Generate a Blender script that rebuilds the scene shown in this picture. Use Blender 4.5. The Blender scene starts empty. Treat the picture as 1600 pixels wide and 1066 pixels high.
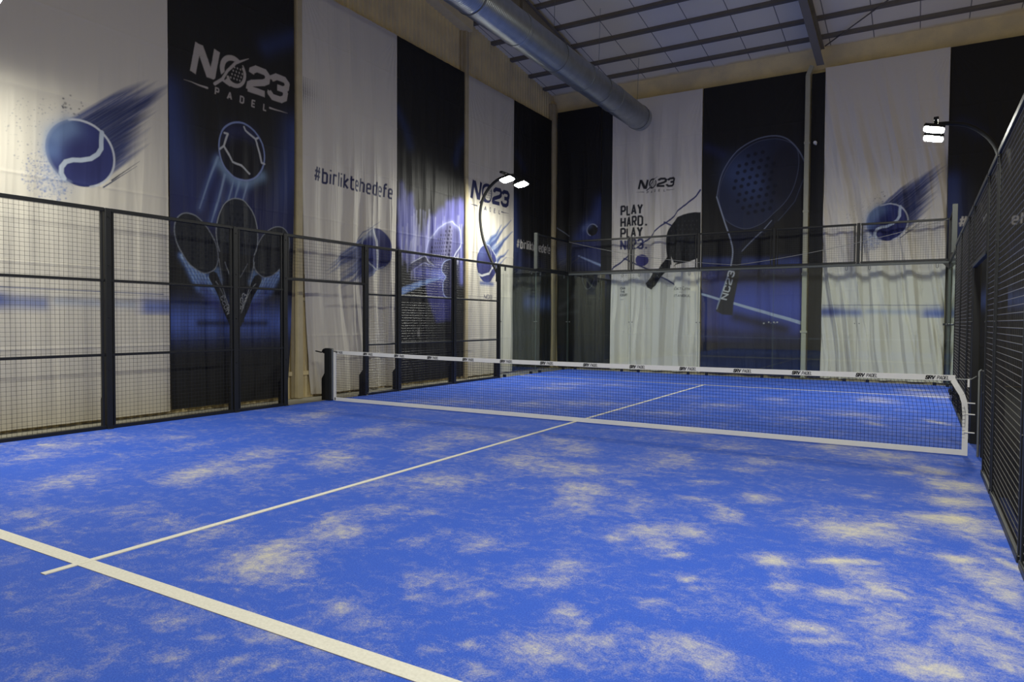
import bpy, math, random
import numpy as np
from mathutils import Matrix, Vector

SC = bpy.context.scene
COL = SC.collection
random.seed(7)
RNG = np.random.RandomState(11)

# ------------------------------------------------------------------ camera, world, exposure
cam_d = bpy.data.cameras.new('camera')
cam_d.sensor_width = 36.0
cam_d.lens = 1074.25 / 1600 * 36.0
cam_d.clip_end = 200
cam = bpy.data.objects.new('camera', cam_d)
COL.objects.link(cam)
yaw, pitch, roll = (math.radians(a) for a in (30.6186, -1.6695, 0.3161))
fw = Vector((-math.sin(yaw) * math.cos(pitch), math.cos(yaw) * math.cos(pitch), math.sin(pitch)))
rt = Vector((math.cos(yaw), math.sin(yaw), 0))
up = rt.cross(fw)
r2 = rt * math.cos(roll) + up * math.sin(roll)
u2 = up * math.cos(roll) - rt * math.sin(roll)
m = Matrix((r2, u2, -fw)).transposed().to_4x4()
m.translation = (4.3473, -9.1937, 1.4856)
cam.matrix_world = m
SC.camera = cam

world = bpy.data.worlds.new('hall_ambient')
SC.world = world
world.use_nodes = True
bg = world.node_tree.nodes['Background']
bg.inputs['Color'].default_value = (1.0, 0.86, 0.66, 1)
bg.inputs['Strength'].default_value = 0.25

LAMP_STRENGTH = 465.0
LAMP_COLOR = (1.0, 0.995, 0.89, 1)

vs = SC.view_settings
vs.view_transform = 'Standard'
vs.look = 'None'
vs.exposure = 0.12
vs.gamma = 1.0
vs.use_curve_mapping = False

# ------------------------------------------------------------------ helpers
def lin(c):
    c = np.asarray(c, float) / 255.0
    return np.where(c <= 0.04045, c / 12.92, ((c + 0.055) / 1.055) ** 2.4)

def tag(o, label=None, cat=None, group=None, kind=None):
    if label: o['label'] = label
    if cat: o['category'] = cat
    if group: o['group'] = group
    if kind: o['kind'] = kind
    return o

def thing(name, loc, label, cat, group=None):
    o = bpy.data.objects.new(name, None)
    o.empty_display_size = 0.1
    COL.objects.link(o)
    o.location = loc
    o['root'] = 1
    del o['root']
    return tag(o, label, cat, group)

def root_loc(o):
    l = Vector((0, 0, 0))
    while o is not None:
        l += o.location
        o = o.parent
    return l

class MB:
    """collects shapes in world coordinates and links them as ONE mesh object"""
    def __init__(s):
        s.v = []; s.f = []; s.n = 0; s.smooth = []
    def add(s, verts, faces, smooth=False):
        verts = np.asarray(verts, float).reshape(-1, 3)
        s.v.append(verts)
        for f in faces:
            s.f.append([i + s.n for i in f]); s.smooth.append(smooth)
        s.n += len(verts)
        return s
    def hexa(s, p):
        return s.add(p, [(0, 3, 2, 1), (4, 5, 6, 7), (0, 1, 5, 4), (1, 2, 6, 5), (2, 3, 7, 6), (3, 0, 4, 7)])
    def box(s, x0, x1, y0, y1, z0, z1):
        return s.hexa([(x0, y0, z0), (x1, y0, z0), (x1, y1, z0), (x0, y1, z0), (x0, y0, z1), (x1, y0, z1), (x1, y1, z1), (x0, y1, z1)])
    def rbox(s, x0, x1, y0, y1, z0, z1, b=0.008):
        """box with chamfered vertical and horizontal edges"""
        b = min(b, (x1 - x0) / 3, (y1 - y0) / 3, (z1 - z0) / 3)
        rings = []
        for z, k in ((z0, b), (z0 + b, 0), (z1 - b, 0), (z1, b)):
            a0, a1, c0, c1 = x0 + k, x1 - k, y0 + k, y1 - k
            rings.append([(a0 + b, c0, z), (a1 - b, c0, z), (a1, c0 + b, z), (a1, c1 - b, z), (a1 - b, c1, z), (a0 + b, c1, z), (a0, c1 - b, z), (a0, c0 + b, z)])
        v = [p for r in rings for p in r]
        f = [tuple(range(7, -1, -1)), tuple(range(24, 32))]
        for i in range(3):
            for j in range(8):
                k = (j + 1) % 8
                f.append((i * 8 + j, i * 8 + k, i * 8 + 8 + k, i * 8 + 8 + j))
        return s.add(v, f)
    def bar(s, p, q, w, h=None, upv=(0, 0, 1)):
        h = h or w
        p = Vector(p); q = Vector(q); d = (q - p).normalized()
        u = Vector(upv)
        if abs(d.dot(u)) > 0.98: u = Vector((0, 1, 0))
        a = d.cross(u).normalized() * (w / 2); c = a.cross(d).normalized() * (h / 2)
        return s.hexa([p - a - c, p + a - c, p + a + c, p - a + c, q - a - c, q + a - c, q + a + c, q - a + c])
    def tube(s, pts, r, n=10, caps=True):
        pts = [Vector(p) for p in pts]
        rs = r if isinstance(r, (list, tuple)) else [r] * len(pts)
        rings = []; prev = None
        for i, p in enumerate(pts):
            d = (pts[min(i + 1, len(pts) - 1)] - pts[max(i - 1, 0)]).normalized()
            if prev is None:
                a = d.orthogonal().normalized()
            else:
                a = (prev - d * prev.dot(d)).normalized()
            prev = a; c = d.cross(a)
            rings.append([p + (a * math.cos(2 * math.pi * k / n) + c * math.sin(2 * math.pi * k / n)) * rs[i] for k in range(n)])
        v = [tuple(x) for rg in rings for x in rg]; f = []
        for i in range(len(pts) - 1):
            for k in range(n):
                l = (k + 1) % n
                f.append((i * n + k, i * n + l, i * n + n + l, i * n + n + k))
        s.add(v, f, True)
        if caps:
            s.add([tuple(x) for x in rings[0]], [tuple(range(n - 1, -1, -1))])
            s.add([tuple(x) for x in rings[-1]], [tuple(range(n))])
        return s
    def prism(s, poly, off):
        """extrude a planar polygon (3-D points) by a vector"""
        n = len(poly); off = Vector(off)
        v = [tuple(Vector(p)) for p in poly] + [tuple(Vector(p) + off) for p in poly]
        f = [tuple(range(n - 1, -1, -1)), tuple(range(n, 2 * n))]
        for i in range(n):
            j = (i + 1) % n
            f.append((i, j, n + j, n + i))
        return s.add(v, f)
    def build(s, name, mat, parent=None, base=None):
        V = np.concatenate(s.v)
        if parent is not None:
            o0 = np.array(root_loc(parent))
        else:
            o0 = np.array(base) if base is not None else np.array([V[:, 0].mean(), V[:, 1].mean(), V[:, 2].min()])
        me = bpy.data.meshes.new(name)
        me.from_pydata((V - o0).tolist(), [], s.f)
        me.polygons.foreach_set('use_smooth', s.smooth)
        me.materials.append(mat)
        me.update()
        o = bpy.data.objects.new(name, me)
        COL.objects.link(o)
        if parent is not None: o.parent = parent
        else: o.location = o0
        return o

def wires(mb, A, B, r):
    """many straight thin wires (n,3)->(n,3) as four sided prisms"""
    A = np.asarray(A, float); B = np.asarray(B, float)
    d = B - A; d /= np.linalg.norm(d, axis=1)[:, None]
    ref = np.where(np.abs(d[:, 2:3]) > 0.9, np.array([[1.0, 0, 0]]), np.array([[0, 0, 1.0]]))
    u = np.cross(d, ref); u /= np.linalg.norm(u, axis=1)[:, None]
    w = np.cross(d, u)
    P = np.stack([A + u * r, A + w * r, A - u * r, A - w * r, B + u * r, B + w * r, B - u * r, B - w * r], 1)
    q = [(0, 1, 5, 4), (1, 2, 6, 5), (2, 3, 7, 6), (3, 0, 4, 7)]
    f = [tuple(i * 8 + k for k in g) for i in range(len(A)) for g in q]
    return mb.add(P.reshape(-1, 3), f)

# ------------------------------------------------------------------ materials
class NT:
    def __init__(s, name):
        s.m = bpy.data.materials.new(name); s.m.use_nodes = True
        s.t = s.m.node_tree; s.b = s.t.nodes['Principled BSDF']; s.out = s.t.nodes['Material Output']
    def n(s, kind, **kw):
        x = s.t.nodes.new(kind)
        for k, v in kw.items():
            if k in x.inputs: x.inputs[k].default_value = v
            else: setattr(x, k, v)
        return x
    def l(s, a, b): s.t.links.new(a, b)
    def math(s, op, a, b=None, clamp=False):
        x = s.t.nodes.new('ShaderNodeMath'); x.operation = op; x.use_clamp = clamp
        for i, q in enumerate((a, b)):
            if q is None: continue
            if isinstance(q, (int, float)): x.inputs[i].default_value = q
            else: s.l(q, x.inputs[i])
        return x.outputs[0]
    def mix(s, fac, a, b):
        x = s.t.nodes.new('ShaderNodeMix'); x.data_type = 'RGBA'
        for i, q in ((0, fac), (6, a), (7, b)):
            if isinstance(q, (int, float, tuple)): x.inputs[i].default_value = q
            else: s.l(q, x.inputs[i])
        return x.outputs[2]
    def rng(s, v, a, b, c=0.0, d=1.0):
        x = s.t.nodes.new('ShaderNodeMapRange'); x.interpolation_type = 'SMOOTHSTEP'
        s.l(v, x.inputs['Value'])
        for k, q in zip(('From Min', 'From Max', 'To Min', 'To Max'), (a, b, c, d)): x.inputs[k].default_value = q
        return x.outputs['Result']
    def bump(s, h, strength=0.3, dist=0.01):
        x = s.n('ShaderNodeBump'); x.inputs['Strength'].default_value = strength; x.inputs['Distance'].default_value = dist
        s.l(h, x.inputs['Height']); s.l(x.outputs[0], s.b.inputs['Normal'])

def rgba(c): return tuple(lin(c)) + (1.0,)

def simple(name, col, rough=0.5, metal=0.0, spec=0.5, var=0.0, scale=12.0, bump=0.0):
    t = NT(name)
    t.b.inputs['Roughness'].default_value = rough
    t.b.inputs['Metallic'].default_value = metal
    t.b.inputs['Specular IOR Level'].default_value = spec
    c = rgba(col)
    tc = t.n('ShaderNodeTexCoord')
    nz = t.n('ShaderNodeTexNoise', Scale=scale, Detail=4.0)
    t.l(tc.outputs['Object'], nz.inputs['Vector'])
    d = tuple(x * (1 - var) for x in c[:3]) + (1,); e = tuple(min(1, x * (1 + var)) for x in c[:3]) + (1,)
    t.l(t.mix(nz.outputs['Fac'], d, e), t.b.inputs['Base Color'])
    if bump: t.bump(nz.outputs['Fac'], bump, 0.005)
    return t.m

M = {}
M['black_metal'] = simple('black_powder_coat', (26, 28, 30), 0.45, 0.0, 0.4, 0.15)
M['wire_right'] = simple('lit_mesh_wire', (92, 92, 90), 0.4, 0.1, 0.5, 0.15)  # paler grey stands in for light caught by the right fence wires
M['wire'] = simple('black_mesh_wire', (40, 42, 42), 0.38, 0.0, 0.5, 0.1)
M['grey_metal'] = simple('galvanised_steel', (120, 124, 122), 0.42, 0.6, 0.5, 0.12)
M['rail_grey'] = simple('grey_rail_paint', (76, 81, 81), 0.45, 0.2, 0.5, 0.1)
M['step'] = simple('dull_grey_paint', (58, 61, 60), 0.5, 0.0, 0.3, 0.1)
M['arm'] = simple('dark_arm_paint', (26, 27, 28), 0.55, 0.0, 0.3, 0.1)
M['white_tape'] = simple('white_net_tape', (226, 226, 222), 0.6, 0, 0.3, 0.05)
M['lettering'] = simple('dark_lettering', (38, 40, 50), 0.6, 0, 0.3, 0.05)
M['net'] = simple('dark_net_cord', (28, 32, 60), 0.8, 0, 0.2, 0.1)
M['net_black'] = simple('black_net_cord', (24, 26, 30), 0.8, 0, 0.2, 0.1)
M['cord'] = simple('pale_cord', (150, 150, 145), 0.6, 0, 0.3, 0.05)
M['rafter'] = simple('rafter_grey_paint', (128, 124, 116), 0.6, 0.0, 0.3, 0.12, 3)
M['purlin'] = simple('purlin_grey', (112, 107, 98), 0.6, 0.0, 0.3, 0.15, 4)
M['plastic_white'] = simple('white_plastic', (225, 225, 222), 0.4, 0, 0.5, 0.03)
M['clip'] = simple('black_clip', (26, 28, 34), 0.4, 0, 0.5, 0.05)
M['rubber'] = simple('dark_rubber_matting', (30, 31, 32), 0.8, 0, 0.2, 0.1)
M['cream_steel'] = simple('cream_painted_steel', (168, 168, 150), 0.5, 0, 0.4, 0.1, 5)

def mat_foam():
    t = NT('spray_foam')
    tc = t.n('ShaderNodeTexCoord')
    n1 = t.n('ShaderNodeTexNoise', Scale=1.6, Detail=5.0); n2 = t.n('ShaderNodeTexNoise', Scale=34.0, Detail=5.0, Roughness=0.7)
    t.l(tc.outputs['Object'], n1.inputs['Vector']); t.l(tc.outputs['Object'], n2.inputs['Vector'])
    c = t.mix(t.rng(n1.outputs['Fac'], 0.35, 0.7), rgba((232, 214, 162)), rgba((212, 197, 156)))
    c = t.mix(t.rng(n2.outputs['Fac'], 0.62, 0.75, 0, 0.5), c, rgba((120, 100, 70)))
    t.l(c, t.b.inputs['Base Color']); t.b.inputs['Roughness'].default_value = 0.9
    t.b.inputs['Specular IOR Level'].default_value = 0.2
    t.bump(n2.outputs['Fac'], 0.6, 0.02)
    return t.m
M['foam'] = mat_foam()
M['column_foam'] = simple('foam_covered_steel', (176, 164, 132), 0.9, 0, 0.2, 0.14, 6, 0.4)

def mat_ceiling():
    t = NT('insulated_roof_panel')
    g = t.n('ShaderNodeNewGeometry'); sp = t.n('ShaderNodeSeparateXYZ'); t.l(g.outputs['Position'], sp.inputs[0])
    fx = t.math('FRACT', t.math('ADD', sp.outputs['X'], 20.27))
    seam = t.math('LESS_THAN', t.math('ABSOLUTE', t.math('SUBTRACT', fx, 0.5)), 0.012)
    n1 = t.n('ShaderNodeTexNoise', Scale=0.8, Detail=4.0); t.l(g.outputs['Position'], n1.inputs['Vector'])
    c = t.mix(n1.outputs['Fac'], rgba((234, 226, 204)), rgba((240, 234, 214)))
    c = t.mix(t.math('MULTIPLY', seam, 0.75), c, rgba((70, 68, 62)))
    # foam overspray along the eave at the back wall
    n2 = t.n('ShaderNodeTexNoise', Scale=1.3, Detail=6.0); t.l(g.outputs['Position'], n2.inputs['Vector'])
    yy = t.math('ADD', sp.outputs['Y'], t.math('MULTIPLY', n2.outputs['Fac'], 0.35))
    c = t.mix(t.rng(yy, 10.62, 10.78), c, rgba((224, 207, 158)))
    t.l(c, t.b.inputs['Base Color']); t.b.inputs['Roughness'].default_value = 0.55
    t.b.inputs['Specular IOR Level'].default_value = 0.3
    return t.m
M['ceiling'] = mat_ceiling()

def mat_turf():
    t = NT('sand_dressed_blue_turf')
    g = t.n('ShaderNodeNewGeometry'); P = g.outputs['Position']
    at = t.n('ShaderNodeAttribute'); at.attribute_name = 'sand'
    def noise(scale, detail, rough=0.6, dist=0.0, stretch=None):
        x = t.n('ShaderNodeTexNoise', Scale=scale, Detail=detail, Roughness=rough, Distortion=dist)
        if stretch:
            mp = t.n('ShaderNodeMapping'); mp.inputs['Scale'].default_value = stretch; mp.inputs['Rotation'].default_value = (0, 0, 0.5)
            t.l(P, mp.inputs['Vector']); t.l(mp.outputs[0], x.inputs['Vector'])
        else: t.l(P, x.inputs['Vector'])
        return x.outputs['Fac']
    mid = noise(1.9, 9.0, 0.80, 0.5, (0.8, 1.2, 1))
    fine = noise(9.0, 7.0, 0.88, 0.4)
    grain = noise(120.0, 4.0, 0.8)
    a = t.math('ADD', t.math('MULTIPLY', at.outputs['Fac'], 0.36), t.math('MULTIPLY', mid, 1.05))
    a = t.math('ADD', a, t.math('MULTIPLY', fine, 1.15))
    a = t.math('ADD', a, t.math('MULTIPLY', grain, 0.65))
    sand = t.rng(a, 1.38, 2.18, 0.0, 1.0)
    blue = t.mix(t.rng(grain, 0.3, 0.7), rgba((40, 77, 180)), rgba((60, 101, 208)))
    c = t.mix(sand, blue, rgba((208, 202, 172)))
    t.l(c, t.b.inputs['Base Color'])
    t.b.inputs['Roughness'].default_value = 0.85; t.b.inputs['Specular IOR Level'].default_value = 0.25
    t.bump(t.math('ADD', grain, t.math('MULTIPLY', fine, 0.6)), 0.5, 0.008)
    return t.m
M['turf'] = mat_turf()

def mat_line():
    t = NT('white_turf_line')
    g = t.n('ShaderNodeNewGeometry')
    x = t.n('ShaderNodeTexNoise', Scale=60.0, Detail=4.0); t.l(g.outputs['Position'], x.inputs['Vector'])
    t.l(t.mix(x.outputs['Fac'], rgba((196, 194, 182)), rgba((226, 224, 214))), t.b.inputs['Base Color'])
    t.b.inputs['Roughness'].default_value = 0.9; t.b.inputs['Specular IOR Level'].default_value = 0.1
    t.bump(x.outputs['Fac'], 0.4, 0.005)
    return t.m
M['line'] = mat_line()
M['concrete'] = simple('pale_concrete', (168, 164, 148), 0.8, 0, 0.3, 0.15, 3, 0.2)

def mat_glass():
    t = NT('court_glass')
    tr = t.n('ShaderNodeBsdfTransparent'); tr.inputs['Color'].default_value = (0.955, 0.98, 0.968, 1)
    gl = t.n('ShaderNodeBsdfGlossy'); gl.inputs['Roughness'].default_value = 0.02
    gl.inputs['Color'].default_value = (0.95, 1, 0.98, 1)
    lw = t.n('ShaderNodeLayerWeight'); lw.inputs['Blend'].default_value = 0.5
    fr = t.math('ADD', t.math('MULTIPLY', t.math('POWER', lw.outputs['Facing'], 5.0), 0.85), 0.035)
    mx = t.n('ShaderNodeMixShader')
    t.l(fr, mx.inputs[0]); t.l(tr.outputs[0], mx.inputs[1]); t.l(gl.outputs[0], mx.inputs[2])
    t.l(mx.outputs[0], t.out.inputs['Surface'])
    return t.m
M['glass'] = mat_glass()
M['glass_edge'] = simple('polished_glass_edge', (96, 110, 103), 0.2, 0, 0.6, 0.05)

def mat_duct():
    t = NT('spiral_duct_zinc')
    g = t.n('ShaderNodeNewGeometry'); sp = t.n('ShaderNodeSeparateXYZ'); t.l(g.outputs['Position'], sp.inputs[0])
    w = t.math('SINE', t.math('MULTIPLY', sp.outputs['Y'], 125.0))
    n1 = t.n('ShaderNodeTexNoise', Scale=5.0, Detail=5.0); t.l(g.outputs['Position'], n1.inputs['Vector'])
    t.l(t.mix(n1.outputs['Fac'], rgba((142, 148, 152)), rgba((186, 192, 196))), t.b.inputs['Base Color'])
    t.b.inputs['Metallic'].default_value = 0.85; t.b.inputs['Roughness'].default_value = 0.36
    t.bump(w, 0.35, 0.004)
    return t.m
M['duct'] = mat_duct()

def mat_emit():
    t = NT('led_lens')
    e = t.n('ShaderNodeEmission'); e.inputs['Color'].default_value = LAMP_COLOR; e.inputs['Strength'].default_value = LAMP_STRENGTH
    t.l(e.outputs[0], t.out.inputs['Surface'])
    return t.m
M['led'] = mat_emit()

def mat_fabric(name, rough=0.75, sheen=0.0, spec=0.25):
    t = NT(name)
    at = t.n('ShaderNodeAttribute'); at.attribute_name = 'print'
    t.l(at.outputs['Color'], t.b.inputs['Base Color'])
    t.b.inputs['Roughness'].default_value = rough; t.b.inputs['Specular IOR Level'].default_value = spec
    return t.m
M['fabric'] = mat_fabric('printed_banner_cloth', 0.62)
M['drape'] = simple('black_drape_cloth', (34, 35, 38), 0.7, 0, 0.25, 0.1)

# ------------------------------------------------------------------ setting
XW, YW = -5.92, 10.78          # wall planes
Z0, SL = 8.60, 0.12            # roof: underside of purlins at y = 10.7, slope
def roof(y): return Z0 + SL * (10.7 - y)

def struct(name, mb, mat, parent=None, base=None):
    o = mb.build(name, mat, parent, base)
    if parent is None: o['kind'] = 'structure'
    return o

struct('floor', MB().box(-7.0, 8.2, -11.2, 12.0, -0.30, -0.02), M['concrete'])

# left wall with trapezoid ribs
mb = MB()
ys = []; y = -12.0; k = 0
while y < 11.0:
    ys += [(y, 0.0), (y + 0.05, 0.0), (y + 0.075, 0.03), (y + 0.125, 0.03)]; y += 0.15
V = []; F = []
for i, (yy, d) in enumerate(ys):
    V += [(XW + d, yy, -0.02), (XW + d, yy, roof(yy) + 0.2)]
    if i: F.append((2 * i - 2, 2 * i, 2 * i + 1, 2 * i - 1))
mb.add(V, F); mb.box(XW - 0.2, XW - 0.01, -12, 11, -0.02, 8.5)
struct('wall_left', mb, M['foam'])
mb = MB().box(XW - 0.2, 14.0, YW, YW + 0.2, -0.02, roof(YW) + 0.2)
struct('wall_back', mb, M['foam'])
# foam cove where the back wall meets the roof
mb = MB()
n = 110; ring = 7
V = []; F = []
rr = np.random.RandomState(3)
for i in range(n + 1):
    x = XW + (14.0 - XW) * i / n
    j = rr.rand(ring) * 0.05
    for a in range(ring):
        t_ = a / (ring - 1)
        yy = YW - 0.03 - 0.13 * t_ ** 2.0; zz = 8.16 + (roof(10.62) + 0.08 - 8.16) * t_
        V.append((x, yy - j[a] * 0.6, zz + j[a] * 0.3))
for i in range(n):
    for a in range(ring - 1):
        F.append((i * ring + a, i * ring + a + 1, i * ring + ring + a + 1, i * ring + ring + a))
mb.add(V, F, True)
struct('trim_1', mb, M['foam'])
# roof panels
mb = MB()
mb.hexa([(-6.1, -13, roof(-13) + 0.075), (14, -13, roof(-13) + 0.075), (14, 11, roof(11) + 0.075), (-6.1, 11, roof(11) + 0.075),
         (-6.1, -13, roof(-13) + 0.26), (14, -13, roof(-13) + 0.26), (14, 11, roof(11) + 0.26), (-6.1, 11, roof(11) + 0.26)])
struct('ceiling', mb, M['ceiling'])
for y in (9.97, 9.04, 7.95, 6.94, 5.86, 4.8, 3.75, 2.7, 1.6):
    z = roof(y)
    mb = MB().box(-5.9, 13.8, y - 0.06, y - 0.045, z, z + 0.08)
    mb.box(-5.9, 13.8, y - 0.045, y + 0.085, z, z + 0.012).box(-5.9, 13.8, y + 0.070, y + 0.085, z + 0.012, z + 0.03)
    struct('roof_purlin', mb, M['purlin'])
def rafter(x, y0, y1, depth):
    mb = MB()
    def sl(xa, xb, ta, tb):
        mb.hexa([(xa, y0, roof(y0) - tb), (xb, y0, roof(y0) - tb), (xb, y1, roof(y1) - tb), (xa, y1, roof(y1) - tb),
                 (xa, y0, roof(y0) - ta), (xb, y0, roof(y0) - ta), (xb, y1, roof(y1) - ta), (xa, y1, roof(y1) - ta)])
    sl(x - 0.09, x + 0.09, 0.003, 0.018); sl(x - 0.006, x + 0.006, 0.018, depth - 0.015); sl(x - 0.09, x + 0.09, depth - 0.015, depth)
    for yy in (8.6, 5.2, 1.8):
        z = roof(yy)
        mb.box(x - 0.08, x + 0.08, yy - 0.006, yy + 0.006, z - depth + 0.02, z - 0.02)
    return struct('roof_rafter', mb, M['rafter'])
rafter(-4.0, -12, 10.5, 0.42)
rafter(2.0, -12, 10.5, 0.42)
rafter(8.0, -12, 10.5, 0.42)
# foam covered gable beam over the left wall
mb = MB(); y0, y1 = -12.0, 5.62
mb.hexa([(XW, y0, roof(y0) - .32), (-5.62, y0, roof(y0) - .32), (-5.62, y1, roof(y1) - .32), (XW, y1, roof(y1) - .32),
         (XW, y0, roof(y0) + .07), (-5.62, y0, roof(y0) + .07), (-5.62, y1, roof(y1) + .07), (XW, y1, roof(y1) + .07)])
struct('trim_2', mb, M['foam'])
for (ya, yb, top) in ((-0.07, 0.07, 9.6), (5.5, 5.64, 9.05), (10.42, 10.6, 8.4), (-5.62, -5.45, 10.2)):
    mb = MB().rbox(XW, -5.75, ya, yb, -0.02, min(top, roof(yb) + 0.1), 0.02)
    mb.rbox(XW, -5.85, ya - 0.06, yb + 0.08, -0.02, min(top, roof(yb) + 0.1), 0.02)
    struct('wall_column', mb, M['column_foam'])
# girts low on the left wall seen at the open doorway
struct('trim_3', MB().box(XW, -5.86, -0.3, 0.4, 0.42, 0.5).box(XW, -5.86, -0.3, 0.4, 1.85, 1.92), M['foam'])

# turf court
nx, ny = 340, 680
gx = np.linspace(-5.06, 5.02, nx); gy = np.linspace(-10.6, 10.12, ny)
GX, GY = np.meshgrid(gx, gy)
sand = np.zeros_like(GX)
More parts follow.
